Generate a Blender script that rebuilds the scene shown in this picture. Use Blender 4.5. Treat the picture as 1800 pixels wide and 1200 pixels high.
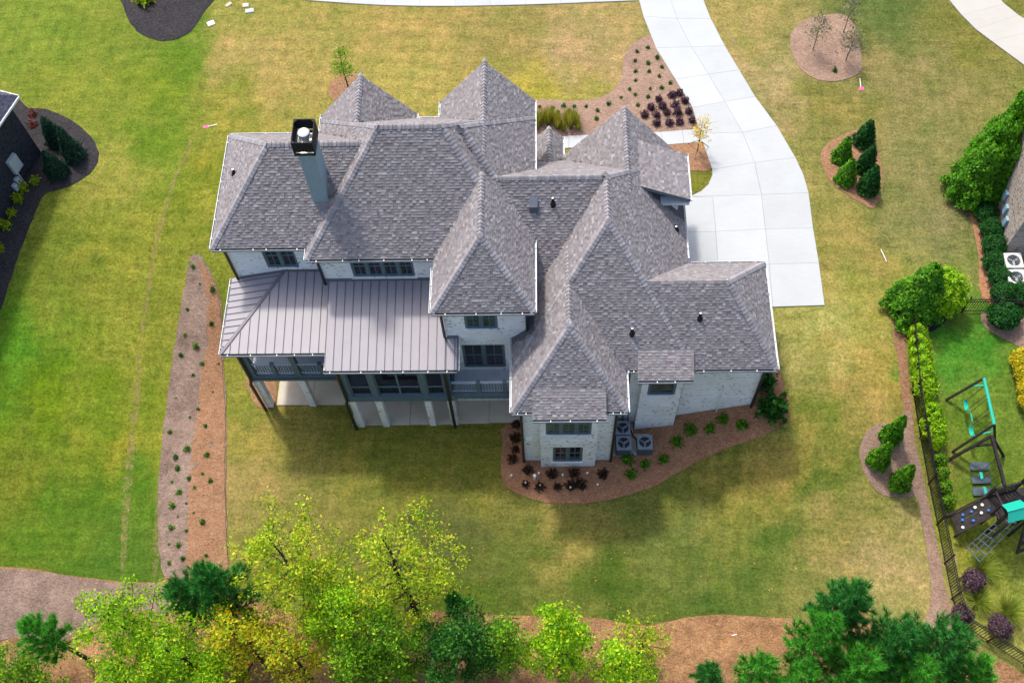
# Aerial view of a brick house with shingled hip roofs, lawns, mulch beds and trees.
import bpy, bmesh, math, random
import numpy as np
from mathutils import Vector, Matrix
from mathutils import noise as mnoise
from mathutils.geometry import delaunay_2d_cdt

random.seed(7)
RNG = np.random.default_rng(7)
scene = bpy.context.scene
COL = scene.collection
for o in list(bpy.data.objects):
    bpy.data.objects.remove(o)

# ------------------------------------------------------------------ camera
cam_data = bpy.data.cameras.new("camera")
cam = bpy.data.objects.new("camera", cam_data)
COL.objects.link(cam)
cam_data.sensor_width = 36.0
cam_data.lens = 36.0 * 1876.84 / 1800.0
cam_data.clip_start = 0.5
cam_data.clip_end = 3000.0
_p, _r, _y = 1.0826903, -0.0689330, 0.0680224
_f = Vector((0, math.cos(_p), -math.sin(_p)))
_u = Vector((1, 0, 0)).cross(_f)
_rz = Matrix.Rotation(_y, 3, 'Z')
_f, _x, _u = _rz @ _f, _rz @ Vector((1, 0, 0)), _rz @ _u
_x2 = math.cos(_r) * _x + math.sin(_r) * _u
_u2 = -math.sin(_r) * _x + math.cos(_r) * _u
cam.matrix_world = Matrix(((_x2.x, _u2.x, -_f.x, 0), (_x2.y, _u2.y, -_f.y, 0), (_x2.z, _u2.z, -_f.z, 50.0), (0, 0, 0, 1)))
scene.camera = cam
scene.render.resolution_x, scene.render.resolution_y = 1024, 682

# ------------------------------------------------------------------ sky, sun, exposure
SUN = Vector((-0.302, 0.492, 1.0)).normalized()
world = bpy.data.worlds.new("World")
scene.world = world
world.use_nodes = True
wn = world.node_tree.nodes
wl = world.node_tree.links
wn.clear()
sky = wn.new('ShaderNodeTexSky')
sky.sky_type = 'NISHITA'
sky.sun_disc = False
sky.sun_elevation = math.asin(SUN.z)
sky.sun_rotation = math.atan2(SUN.x, SUN.y)
sky.air_density = 1.0
sky.dust_density = 4.0
sky.ozone_density = 1.0
bg = wn.new('ShaderNodeBackground')
bg.inputs['Strength'].default_value = 0.15
wo = wn.new('ShaderNodeOutputWorld')
wl.new(sky.outputs[0], bg.inputs['Color'])
wl.new(bg.outputs[0], wo.inputs['Surface'])
sun_data = bpy.data.lights.new("sun", 'SUN')
sun_data.energy = 2.0
sun_data.angle = math.radians(5.0)
sun_data.color = (1.0, 0.95, 0.86)
sun = bpy.data.objects.new("sun", sun_data)
COL.objects.link(sun)
sun.rotation_euler = SUN.to_track_quat('Z', 'Y').to_euler()
sun.location = (0, 30, 60)
scene.view_settings.view_transform = 'Standard'
scene.view_settings.look = 'None'
scene.view_settings.gamma = 1.0
scene.view_settings.use_curve_mapping = False
scene.view_settings.exposure = 0.97


# ------------------------------------------------------------------ helpers
def lin(r, g, b):
    f = lambda c: (c / 255 / 12.92) if c <= 10 else ((c / 255 + 0.055) / 1.055) ** 2.4
    return (f(r), f(g), f(b))


def tag(o, label=None, category=None, group=None, kind=None):
    if label: o["label"] = label
    if category: o["category"] = category
    if group: o["group"] = group
    if kind: o["kind"] = kind
    return o


def empty(name, loc, label=None, category=None, group=None, rz=0.0):
    o = bpy.data.objects.new(name, None)
    o.empty_display_size = 0.3
    o.location = loc
    o.rotation_euler = (0, 0, rz)
    COL.objects.link(o)
    return tag(o, label, category, group)


def link(name, me, parent=None, local=False):
    """link a mesh; its vertices are world coordinates unless local"""
    o = bpy.data.objects.new(name, me)
    COL.objects.link(o)
    if parent is not None:
        o.parent = parent
        if not local and parent.type == 'EMPTY':
            o.location = -Vector(parent.location)
    return o


def copy_tree(o, parent=None):
    kids = list(o.children)
    c = o.copy()
    COL.objects.link(c)
    c.parent = parent
    for k in kids:
        copy_tree(k, c)
    return c


class MB:
    """collects polygons for one mesh"""

    def __init__(self):
        self.v, self.f, self.c = [], [], []

    def poly(self, pts, col=None):
        n = len(self.v)
        self.v += [tuple(p) for p in pts]
        self.f.append(tuple(range(n, n + len(pts))))
        self.c.append(col)
        return self

    def box(self, x0, x1, y0, y1, z0, z1, col=None):
        n = len(self.v)
        self.v += [(x0, y0, z0), (x1, y0, z0), (x1, y1, z0), (x0, y1, z0), (x0, y0, z1), (x1, y0, z1), (x1, y1, z1), (x0, y1, z1)]
        for q in ((0, 3, 2, 1), (4, 5, 6, 7), (0, 1, 5, 4), (1, 2, 6, 5), (2, 3, 7, 6), (3, 0, 4, 7)):
            self.f.append(tuple(n + i for i in q)); self.c.append(col)
        return self

    def obox(self, c, ax, ay, az, col=None):
        """oriented box: centre, three half-axis vectors"""
        c, ax, ay, az = Vector(c), Vector(ax), Vector(ay), Vector(az)
        n = len(self.v)
        for s, t, u in ((-1, -1, -1), (1, -1, -1), (1, 1, -1), (-1, 1, -1), (-1, -1, 1), (1, -1, 1), (1, 1, 1), (-1, 1, 1)):
            self.v.append(tuple(c + s * ax + t * ay + u * az))
        for q in ((0, 3, 2, 1), (4, 5, 6, 7), (0, 1, 5, 4), (1, 2, 6, 5), (2, 3, 7, 6), (3, 0, 4, 7)):
            self.f.append(tuple(n + i for i in q)); self.c.append(col)
        return self

    def bar(self, p0, p1, w, h=None, up=(0, 0, 1), col=None):
        p0, p1 = Vector(p0), Vector(p1)
        d = (p1 - p0)
        L = d.length
        if L < 1e-6: return self
        d /= L
        u = Vector(up)
        if abs(d.dot(u)) > 0.95: u = Vector((0, 1, 0))
        s = d.cross(u).normalized()
        t = s.cross(d)
        h = w if h is None else h
        return self.obox((p0 + p1) / 2, d * L / 2, s * w / 2, t * h / 2, col)

    def tube(self, pts, rad, n=8, cap=True, col=None):
        pts = [Vector(p) for p in pts]
        if not isinstance(rad, (list, tuple)): rad = [rad] * len(pts)
        rings = []
        for i, p in enumerate(pts):
            d = (pts[min(i + 1, len(pts) - 1)] - pts[max(i - 1, 0)]).normalized()
            a = Vector((0, 0, 1)) if abs(d.z) < 0.9 else Vector((1, 0, 0))
            s = d.cross(a).normalized(); t = d.cross(s)
            k = len(self.v)
            for j in range(n):
                w = 2 * math.pi * j / n
                self.v.append(tuple(p + (s * math.cos(w) + t * math.sin(w)) * rad[i]))
            rings.append(k)
        for a, b in zip(rings, rings[1:]):
            for j in range(n):
                self.f.append((a + j, a + (j + 1) % n, b + (j + 1) % n, b + j)); self.c.append(col)
        if cap:
            self.f.append(tuple(rings[0] + j for j in range(n))); self.c.append(col)
            self.f.append(tuple(rings[-1] + j for j in range(n))); self.c.append(col)
        return self

    def lathe(self, prof, n=12, o=(0, 0, 0), col=None):
        rings = []
        for r, z in prof:
            k = len(self.v)
            for j in range(n):
                w = 2 * math.pi * j / n
                self.v.append((o[0] + r * math.cos(w), o[1] + r * math.sin(w), o[2] + z))
            rings.append(k)
        for a, b in zip(rings, rings[1:]):
            for j in range(n):
                self.f.append((a + j, a + (j + 1) % n, b + (j + 1) % n, b + j)); self.c.append(col)
        self.f.append(tuple(rings[-1] + j for j in range(n))); self.c.append(col)
        return self

    def mesh(self, name, mat, smooth=False):
        me = bpy.data.meshes.new(name)
        me.from_pydata(self.v, [], self.f)
        me.update()
        if any(c is not None for c in self.c):
            at = me.color_attributes.new("Col", 'FLOAT_COLOR', 'CORNER')
            buf = np.ones((len(me.loops), 4), dtype=np.float32)
            i = 0
            for f, c in zip(self.f, self.c):
                if c is not None: buf[i:i + len(f), :3] = c
                i += len(f)
            at.data.foreach_set("color", buf.ravel())
        me.materials.append(mat)
        if smooth:
            me.polygons.foreach_set("use_smooth", [True] * len(me.polygons))
        return me

    def build(self, name, mat, parent=None, smooth=False, local=False):
        return link(name, self.mesh(name, mat, smooth), parent, local)


def poly_mesh(name, V, C, mat):
    """V: (N,k,3) polygons, C: (N,3) colours -> mesh, fast"""
    N, k = V.shape[:2]
    me = bpy.data.meshes.new(name)
    me.vertices.add(N * k)
    me.vertices.foreach_set("co", V.astype(np.float32).ravel())
    me.loops.add(N * k)
    me.loops.foreach_set("vertex_index", np.arange(N * k, dtype=np.int32))
    me.polygons.add(N)
    me.polygons.foreach_set("loop_start", np.arange(0, N * k, k, dtype=np.int32))
    me.polygons.foreach_set("loop_total", np.full(N, k, dtype=np.int32))
    me.update(calc_edges=True)
    at = me.color_attributes.new("Col", 'FLOAT_COLOR', 'CORNER')
    buf = np.ones((N, k, 4), dtype=np.float32)
    buf[:, :, :3] = C[:, None, :]
    at.data.foreach_set("color", buf.ravel())
    me.materials.append(mat)
    me.validate()
    return me


# ------------------------------------------------------------------ materials
class NT:
    def __init__(self, name):
        self.m = bpy.data.materials.new(name)
        self.m.use_nodes = True
        self.t = self.m.node_tree
        self.n, self.l = self.t.nodes, self.t.links
        self.b = self.n["Principled BSDF"]
        self.out = self.n["Material Output"]

    def node(self, t, **kw):
        x = self.n.new(t)
        for k, v in kw.items(): setattr(x, k, v)
        return x

    def put(self, sock, val):
        if hasattr(val, 'links') or hasattr(val, 'is_linked'):
            self.l.new(val, sock)
        else:
            sock.default_value = val

    def coord(self, kind='Object'):
        return self.node('ShaderNodeTexCoord').outputs[kind]

    def mapping(self, vec, scale=(1, 1, 1), rot=(0, 0, 0)):
        x = self.node('ShaderNodeMapping')
        x.inputs['Scale'].default_value = scale
        x.inputs['Rotation'].default_value = rot
        self.l.new(vec, x.inputs['Vector'])
        return x.outputs[0]

    def noise(self, vec, scale, detail=4, rough=0.6, dist=0.0):
        x = self.node('ShaderNodeTexNoise')
        x.inputs['Scale'].default_value = scale
        x.inputs['Detail'].default_value = detail
        x.inputs['Roughness'].default_value = rough
        x.inputs['Distortion'].default_value = dist
        self.l.new(vec, x.inputs['Vector'])
        return x.outputs['Fac']

    def ramp(self, fac, stops):
        x = self.node('ShaderNodeValToRGB')
        e = x.color_ramp.elements
        e[0].position, e[1].position = stops[0][0], stops[-1][0]
        for p, c in stops[1:-1]: e.new(p)
        for i, (p, c) in enumerate(sorted(stops, key=lambda s: s[0])):
            c = (c, c, c) if isinstance(c, (int, float)) else c
            e[i].color = (*c, 1)
        self.l.new(fac, x.inputs[0])
        return x.outputs[0]

    def mix(self, a, b, fac, mode='MIX'):
        x = self.node('ShaderNodeMix', data_type='RGBA', blend_type=mode)
        for s, v in ((x.inputs[6], a), (x.inputs[7], b)):
            if isinstance(v, tuple): s.default_value = (*v[:3], 1)
            else: self.l.new(v, s)
        if isinstance(fac, (int, float)): x.inputs[0].default_value = fac
        else: self.l.new(fac, x.inputs[0])
        return x.outputs[2]

    def math(self, op, a, b=0.0):
        x = self.node('ShaderNodeMath', operation=op)
        self.put(x.inputs[0], a); self.put(x.inputs[1], b)
        return x.outputs[0]

    def attr(self, name="Col"):
        x = self.node('ShaderNodeAttribute', attribute_name=name)
        return x.outputs['Color']

    def bump(self, height, strength=0.3, dist=0.02):
        x = self.node('ShaderNodeBump')
        x.inputs['Strength'].default_value = strength
        x.inputs['Distance'].default_value = dist
        self.l.new(height, x.inputs['Height'])
        self.l.new(x.outputs[0], self.b.inputs['Normal'])

    def set(self, col=None, rough=0.8, metal=0.0, spec=0.3):
        if col is not None:
            if isinstance(col, tuple): self.b.inputs['Base Color'].default_value = (*col[:3], 1)
            else: self.l.new(col, self.b.inputs['Base Color'])
        if isinstance(rough, (int, float)): self.b.inputs['Roughness'].default_value = rough
        else: self.l.new(rough, self.b.inputs['Roughness'])
        self.b.inputs['Metallic'].default_value = metal
        self.b.inputs['Specular IOR Level'].default_value = spec
        return self.m


def m_plain(name, col, rough=0.6, metal=0.0, spec=0.4, var=0.12, scale=6.0):
    t = NT(name)
    n = t.noise(t.coord(), scale, 5, 0.65)
    k = t.ramp(n, [(0.3, 1 - var * 1.6), (0.7, 1 + var)])
    c = t.mix(col, k, 1.0, 'MULTIPLY')
    t.bump(n, 0.08, 0.01)
    return t.set(c, rough, metal, spec)


def m_lawn():
    t = NT("lawn")
    co = t.coord()
    base = t.attr()
    # clumps of greener and drier grass
    n1 = t.noise(co, 0.55, 6, 0.62, 0.4)
    n2 = t.noise(co, 2.3, 5, 0.7, 0.6)
    n3 = t.noise(co, 7.5, 4, 0.75)
    n4 = t.noise(co, 28.0, 3, 0.8)
    st = t.noise(t.mapping(co, (0.35, 2.2, 1), (0, 0, math.radians(6))), 1.6, 4, 0.65)
    dry = t.mix(base, (1.16, 1.06, 1.12), 1.0, 'MULTIPLY')
    green = t.mix(base, (0.80, 0.90, 0.74), 1.0, 'MULTIPLY')
    c = t.mix(green, dry, t.ramp(n1, [(0.36, 0.0), (0.64, 1.0)]))
    c = t.mix(c, t.ramp(n2, [(0.30, (0.66, 0.73, 0.58)), (0.5, (0.98, 0.98, 0.98)), (0.72, (1.30, 1.22, 1.28))]), 1.0, 'MULTIPLY')
    c = t.mix(c, t.ramp(st, [(0.3, 0.86), (0.7, 1.13)]), 1.0, 'MULTIPLY')
    c = t.mix(c, t.ramp(n3, [(0.30, (0.48, 0.55, 0.44)), (0.5, (1.0, 1.0, 1.0)), (0.72, (1.52, 1.45, 1.40))]), 1.0, 'MULTIPLY')
    c = t.mix(c, t.ramp(n4, [(0.28, 0.5), (0.5, 1.0), (0.72, 1.5)]), 0.9, 'MULTIPLY')
    # mower passes, both ways, fading in and out
    for rot, sc in ((0.05, 0.42), (math.pi / 2 + 0.12, 0.30)):
        w = t.node('ShaderNodeTexWave', wave_type='BANDS', bands_direction='X')
        w.inputs['Scale'].default_value = sc
        w.inputs['Distortion'].default_value = 0.8
        w.inputs['Detail'].default_value = 2.0
        w.inputs['Detail Scale'].default_value = 1.5
        t.l.new(t.mapping(co, rot=(0, 0, rot)), w.inputs['Vector'])
        msk = t.ramp(t.noise(co, 0.13 + sc * 0.1, 2, 0.5), [(0.42, 0.0), (0.62, 1.0)])
        c = t.mix(c, t.mix(c, t.ramp(w.outputs['Fac'], [(0.25, 0.945), (0.75, 1.045)]), 1.0, 'MULTIPLY'), msk)
    h = t.math('ADD', t.math('MULTIPLY', n3, 0.6), t.math('MULTIPLY', n4, 0.6))
    t.bump(h, 0.7, 0.05)
    return t.set(c, 0.9, 0.0, 0.1)


def m_mulch(name, dark, mid, light, big=(0.85, 1.15)):
    t = NT(name)
    co = t.coord()
    a = t.noise(t.mapping(co, (1, 2.4, 1), (0, 0, 0.6)), 6.5, 6, 0.82, 0.8)
    b = t.noise(t.mapping(co, (2.6, 1, 1), (0, 0, -0.4)), 15.0, 5, 0.85, 0.6)
    g = t.noise(co, 0.9, 5, 0.65)
    v = t.math('MULTIPLY', t.math('ADD', a, b), 0.5)
    c = t.ramp(v, [(0.36, dark), (0.49, mid), (0.62, light)])
    c = t.mix(c, t.ramp(g, [(0.3, big[0]), (0.7, big[1])]), 1.0, 'MULTIPLY')
    sp = t.node('ShaderNodeTexVoronoi')
    sp.inputs['Scale'].default_value = 3.2
    t.l.new(co, sp.inputs['Vector'])
    c = t.mix(tuple(min(1.0, x * 1.7) for x in light), c, t.ramp(sp.outputs['Distance'], [(0.035, 0.0), (0.06, 1.0)]))
    t.bump(v, 0.9, 0.05)
    return t.set(c, 0.95, 0.0, 0.1)


def m_concrete(name, col, stain=0.10):
    t = NT(name)
    co = t.coord()
    oi = t.node('ShaderNodeObjectInfo')
    col = t.mix(col, t.ramp(oi.outputs['Random'], [(0.0, (0.93, 0.93, 0.92)), (1.0, (1.03, 1.03, 1.03))]), 1.0, 'MULTIPLY')
    a = t.noise(co, 0.5, 6, 0.65)
    b = t.noise(co, 26.0, 4, 0.7)
    s = t.noise(t.mapping(co, (0.6, 7.0, 1)), 3.0, 4, 0.6)
    c = t.mix(col, t.ramp(a, [(0.3, 1 - stain), (0.7, 1 + stain * 0.5)]), 1.0, 'MULTIPLY')
    c = t.mix(c, t.ramp(b, [(0.3, 0.95), (0.7, 1.04)]), 1.0, 'MULTIPLY')
    c = t.mix(c, t.ramp(s, [(0.35, 0.965), (0.65, 1.02)]), 1.0, 'MULTIPLY')
    t.bump(b, 0.15, 0.005)
    return t.set(c, 0.85, 0.0, 0.25)


def m_brick(name, c1, c2, mortar, speck, amount=0.38, size=(0.215, 0.075)):
    t = NT(name)
    co = t.coord()
    geo = t.node('ShaderNodeNewGeometry')
    sn = t.node('ShaderNodeSeparateXYZ'); t.l.new(geo.outputs['Normal'], sn.inputs[0])
    sc = t.node('ShaderNodeSeparateXYZ'); t.l.new(co, sc.inputs[0])
    ax = t.math('ABSOLUTE', sn.outputs['X']); ay = t.math('ABSOLUTE', sn.outputs['Y'])
    isx = t.math('GREATER_THAN', ax, ay)
    mixn = t.node('ShaderNodeMix', data_type='FLOAT')
    t.l.new(isx, mixn.inputs[0]); t.l.new(sc.outputs['X'], mixn.inputs[2]); t.l.new(sc.outputs['Y'], mixn.inputs[3])
    cv = t.node('ShaderNodeCombineXYZ')
    t.l.new(mixn.outputs[0], cv.inputs[0]); t.l.new(sc.outputs['Z'], cv.inputs[1])
    br = t.node('ShaderNodeTexBrick')
    br.inputs['Scale'].default_value = 1.0
    br.inputs['Brick Width'].default_value, br.inputs['Row Height'].default_value = size
    br.inputs['Mortar Size'].default_value = 0.008
    br.inputs['Mortar Smooth'].default_value = 0.3
    br.inputs['Color1'].default_value = (*c1, 1)
    br.inputs['Color2'].default_value = (*c2, 1)
    br.inputs['Mortar'].default_value = (*mortar, 1)
    t.l.new(cv.outputs[0], br.inputs['Vector'])
    # bricks that kept their darker face
    cell = t.node('ShaderNodeTexVoronoi', voronoi_dimensions='2D')
    cell.inputs['Scale'].default_value = 1.0
    mp = t.mapping(cv.outputs[0], (2.0 / size[0], 1.4 / size[1], 1))
    t.l.new(mp, cell.inputs['Vector'])
    sv = t.node('ShaderNodeSeparateXYZ'); t.l.new(cell.outputs['Color'], sv.inputs[0])
    patch = t.noise(co, 1.1, 4, 0.6)
    thr = t.math('ADD', sv.outputs[0], t.math('MULTIPLY', patch, 0.5))
    dk = t.ramp(thr, [(amount - 0.05, 1.0), (amount + 0.04, 0.0)])
    c = t.mix(br.outputs['Color'], speck, dk)
    g = t.noise(co, 0.7, 5, 0.6)
    c = t.mix(c, t.ramp(g, [(0.3, (0.88, 0.87, 0.85)), (0.7, (1.06, 1.06, 1.07))]), 1.0, 'MULTIPLY')
    inv = t.math('SUBTRACT', 1.0, br.outputs['Fac'])
    t.bump(inv, 0.5, 0.012)
    return t.set(c, 0.9, 0.0, 0.15)


def m_attr(name, rough=0.8, gain=1.0, var=0.15, scale=30.0, translucent=0.0, spec=0.2, bump=0.0):
    t = NT(name)
    c = t.attr()
    n = t.noise(t.coord(), scale, 4, 0.7)
    c = t.mix(c, t.ramp(n, [(0.25, (1 - var) * gain), (0.75, (1 + var) * gain)]), 1.0, 'MULTIPLY')
    if bump: t.bump(n, bump, 0.01)
    m = t.set(c, rough, 0.0, spec)
    if translucent:
        tr = t.node('ShaderNodeBsdfTranslucent')
        t.l.new(c, tr.inputs['Color'])
        mx = t.node('ShaderNodeMixShader')
        mx.inputs[0].default_value = translucent
        t.l.new(t.b.outputs[0], mx.inputs[1]); t.l.new(tr.outputs[0], mx.inputs[2])
        t.l.new(mx.outputs[0], t.out.inputs['Surface'])
    return m


def m_worn():
    """dried-out turf whose edge breaks up into the living grass"""
    t = NT("worn_turf")
    co = t.coord()
    n = t.noise(co, 3.0, 6, 0.8)
    f = t.noise(co, 26.0, 3, 0.8)
    c = t.mix((0.36, 0.25, 0.12), t.ramp(f, [(0.3, 0.6), (0.7, 1.4)]), 1.0, 'MULTIPLY')
    tr = t.node('ShaderNodeBsdfTransparent')
    mx = t.node('ShaderNodeMixShader')
    t.l.new(t.ramp(n, [(0.44, 0.0), (0.68, 0.6)]), mx.inputs[0])
    t.l.new(tr.outputs[0], mx.inputs[1]); t.l.new(t.b.outputs[0], mx.inputs[2])
    t.l.new(mx.outputs[0], t.out.inputs['Surface'])
    return t.set(c, 0.95, 0, 0.1)


def m_screen():
    t = NT("insect_screen")
    tr = t.node('ShaderNodeBsdfTransparent')
    mx = t.node('ShaderNodeMixShader')
    mx.inputs[0].default_value = 0.42
    t.l.new(t.b.outputs[0], mx.inputs[1]); t.l.new(tr.outputs[0], mx.inputs[2])
    t.l.new(mx.outputs[0], t.out.inputs['Surface'])
    return t.set((0.012, 0.014, 0.016), 0.9, 0, 0.1)


def m_glass(name, col, rough=0.04):
    t = NT(name)
    n = t.noise(t.coord(), 1.2, 3, 0.5, 1.0)
    c = t.mix(col, t.ramp(n, [(0.35, 0.4), (0.65, 1.8)]), 1.0, 'MULTIPLY')
    t.b.inputs['Coat Weight'].default_value = 0.3
    return t.set(c, rough, 0.0, 0.6)


M = dict(
    lawn=m_lawn(),
    mulch=m_mulch("pine_straw", (0.055, 0.026, 0.013), (0.230, 0.120, 0.066), (0.44, 0.28, 0.17)),
    mulch_pale=m_mulch("weathered_straw", (0.065, 0.042, 0.031), (0.230, 0.147, 0.106), (0.43, 0.32, 0.245)),
    mulch_grey=m_mulch("greyed_straw", (0.045, 0.030, 0.024), (0.200, 0.138, 0.108), (0.40, 0.305, 0.245), (0.6, 1.2)),
    mulch_dark=m_mulch("dark_mulch", (0.006, 0.006, 0.008), (0.026, 0.024, 0.027), (0.085, 0.078, 0.08)),
    mulch_red=m_mulch("bark_mulch", (0.055, 0.024, 0.012), (0.280, 0.135, 0.074), (0.50, 0.29, 0.165)),
    litter=m_mulch("leaf_litter", (0.038, 0.017, 0.007), (0.250, 0.130, 0.062), (0.54, 0.33, 0.17), (0.55, 1.25)),
    concrete=m_concrete("white_concrete", (0.380, 0.397, 0.405), 0.07),
    concrete_tan=m_concrete("tan_concrete", (0.38, 0.366, 0.335), 0.06),
    patio=m_concrete("patio_concrete", (0.52, 0.46, 0.38), 0.2),
    brick=m_brick("whitewashed_brick", (0.84, 0.835, 0.85), (0.74, 0.735, 0.75), (0.80, 0.795, 0.81), (0.26, 0.24, 0.23), 0.30),
    brick_dark=m_brick("dark_brick", (0.030, 0.032, 0.045), (0.018, 0.020, 0.032), (0.05, 0.05, 0.065), (0.012, 0.012, 0.02), 0.4),
    brick_tan=m_brick("tan_brick", (0.42, 0.36, 0.31), (0.33, 0.27, 0.24), (0.50, 0.46, 0.42), (0.16, 0.12, 0.11), 0.42),
    foundation=m_plain("foundation_block", (0.36, 0.24, 0.18), 0.9, 0, 0.1, 0.2, 3),
    shingle=m_attr("asphalt_shingle", 0.92, 1.0, 0.16, 60.0, 0.0, 0.15, 0.25),
    cap=m_attr("ridge_shingle", 0.92, 1.0, 0.16, 50.0, 0.0, 0.15, 0.25),
    felt=m_plain("roof_deck", (0.10, 0.10, 0.11), 0.95, 0, 0.1),
    metal=m_plain("bronze_standing_seam", (0.250, 0.232, 0.252), 0.45, 0.0, 0.5, 0.04, 1.2),
    seam=m_plain("dark_seam", (0.13, 0.12, 0.135), 0.5, 0.0, 0.4),
    trim=m_plain("slate_trim", (0.105, 0.152, 0.180), 0.55, 0, 0.4, 0.08, 3),
    trim_dark=m_plain("dark_trim", (0.050, 0.068, 0.080), 0.55, 0, 0.4, 0.08, 3),
    gutter=m_plain("gutter_aluminium", (0.60, 0.62, 0.64), 0.4, 0.0, 0.5, 0.1, 2),
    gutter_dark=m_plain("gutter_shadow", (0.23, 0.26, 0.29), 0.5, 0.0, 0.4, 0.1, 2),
    clip=m_plain("gutter_clip", (0.66, 0.67, 0.68), 0.5, 0, 0.4, 0.02),
    spout=m_plain("downspout_bronze", (0.018, 0.018, 0.020), 0.4, 0, 0.5),
    glass=m_glass("window_glass", (0.012, 0.014, 0.014)),
    glass_green=m_glass("window_glass_curtain", (0.020, 0.050, 0.046), 0.08),
    screen=m_screen(),
    worn=m_worn(),
    stucco=m_plain("grey_stucco", (0.25, 0.325, 0.365), 0.9, 0, 0.1, 0.05, 8),
    black=m_plain("black_metal", (0.007, 0.008, 0.010), 0.7, 0, 0.3),
    steel=m_plain("galvanised_steel", (0.62, 0.64, 0.66), 0.3, 0.7, 0.5, 0.06),
    deck=m_plain("deck_boards", (0.42, 0.47, 0.54), 0.6, 0, 0.3, 0.08, 2),
    ceiling=m_plain("porch_ceiling", (0.30, 0.33, 0.35), 0.7, 0, 0.2),
    leaf=m_attr("foliage", 0.55, 1.0, 0.22, 3.0, 0.5, 0.25),
    needle=m_attr("needles", 0.6, 1.0, 0.18, 3.0, 0.3, 0.2),
    core=m_plain("inner_twigs", (0.018, 0.028, 0.010), 0.95, 0, 0.05, 0.4, 8),
    bark=m_plain("bark", (0.055, 0.042, 0.034), 0.95, 0, 0.1, 0.4, 9),
    bark_grey=m_plain("grey_bark", (0.16, 0.14, 0.12), 0.95, 0, 0.1, 0.4, 9),
    iron=m_plain("black_fence_paint", (0.006, 0.006, 0.007), 0.5, 0, 0.4),
    playwood=m_plain("stained_timber", (0.028, 0.022, 0.022), 0.7, 0, 0.25, 0.35, 5),
    green=m_plain("green_plastic", (0.005, 0.36, 0.26), 0.4, 0, 0.5, 0.05),
    blue=m_plain("blue_plastic", (0.03, 0.14, 0.42), 0.4, 0, 0.5, 0.05),
    white=m_plain("white_plastic", (0.80, 0.80, 0.78), 0.4, 0, 0.5, 0.04),
    yellow=m_plain("yellow_plastic", (0.75, 0.50, 0.03), 0.4, 0, 0.5, 0.05),
    rubber=m_plain("rubber_mat", (0.075, 0.10, 0.115), 0.9, 0, 0.1, 0.2, 6),
    acgrey=m_plain("painted_steel_grey", (0.075, 0.095, 0.125), 0.5, 0, 0.4, 0.08),
    actop=m_plain("condenser_top", (0.20, 0.23, 0.27), 0.5, 0, 0.4, 0.08),
    acpale=m_plain("pale_steel", (0.62, 0.61, 0.58), 0.5, 0, 0.4, 0.06),
    meter=m_plain("meter_grey", (0.34, 0.40, 0.44), 0.5, 0, 0.4, 0.06),
    cushion=m_plain("pale_cushion", (0.62, 0.62, 0.62), 0.9, 0, 0.1, 0.1),
    rope=m_plain("dark_rope", (0.05, 0.05, 0.05), 0.9, 0, 0.1),
    pink=m_plain("pink_flag", (0.85, 0.12, 0.25), 0.6, 0, 0.2, 0.02),
    shutter=m_plain("blue_shutter", (0.22, 0.36, 0.46), 0.6, 0, 0.3, 0.05),
)

# ------------------------------------------------------------------ terrain
# <terrain>
_TX = [-60, -23, -15.3, -14.0, 0.0, 2.4, 4.4, 6.2, 10.0, 14.0, 30.0]
_T0 = [16, 17, 25.5, 26.6, 26.6, 22.5, 20.5, 19.0, 15.0, 13.0, 12.0]
_T1 = [38, 36, 34.0, 33.5, 33.0, 31.5, 30.0, 28.0, 26.0, 25.5, 26.0]


def _interp(x, ys):
    if x <= _TX[0]: return ys[0]
    for i in range(len(_TX) - 1):
        if x <= _TX[i + 1]:
            t = (x - _TX[i]) / (_TX[i + 1] - _TX[i])
            return ys[i] + (ys[i + 1] - ys[i]) * t
    return ys[-1]


def ground_height(x, y):
    a = b = 0.0
    for d, w in ((-0.8, 0.25), (0.0, 0.5), (0.8, 0.25)):
        a += w * _interp(x + d, _T0); b += w * _interp(x + d, _T1)
    t = min(1.0, max(0.0, (y - a) / (b - a)))
    h = 3.2 * t * t * (3 - 2 * t)
    k = min(40.0, max(0.0, 13.0 - y))
    return h - 0.0022 * k * k - 0.02 * min(k, 5.0)
# </terrain>


def smooth_loop(pts, n=4):
    """closed Catmull-Rom"""
    out = []
    P = [Vector(p) for p in pts]
    m = len(P)
    for i in range(m):
        p0, p1, p2, p3 = P[i - 1], P[i], P[(i + 1) % m], P[(i + 2) % m]
        for k in range(n):
            t = k / n
            out.append(0.5 * ((2 * p1) + (p2 - p0) * t + (2 * p0 - 5 * p1 + 4 * p2 - p3) * t * t + (3 * p1 - p0 - 3 * p2 + p3) * t ** 3))
    return [(p.x, p.y) for p in out]


def inside(p, poly):
    x, y = p
    c = False
    j = len(poly) - 1
    for i in range(len(poly)):
        a, b = poly[i], poly[j]
        if (a[1] > y) != (b[1] > y) and x < (b[0] - a[0]) * (y - a[1]) / (b[1] - a[1]) + a[0]:
            c = not c
        j = i
    return c


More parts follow.
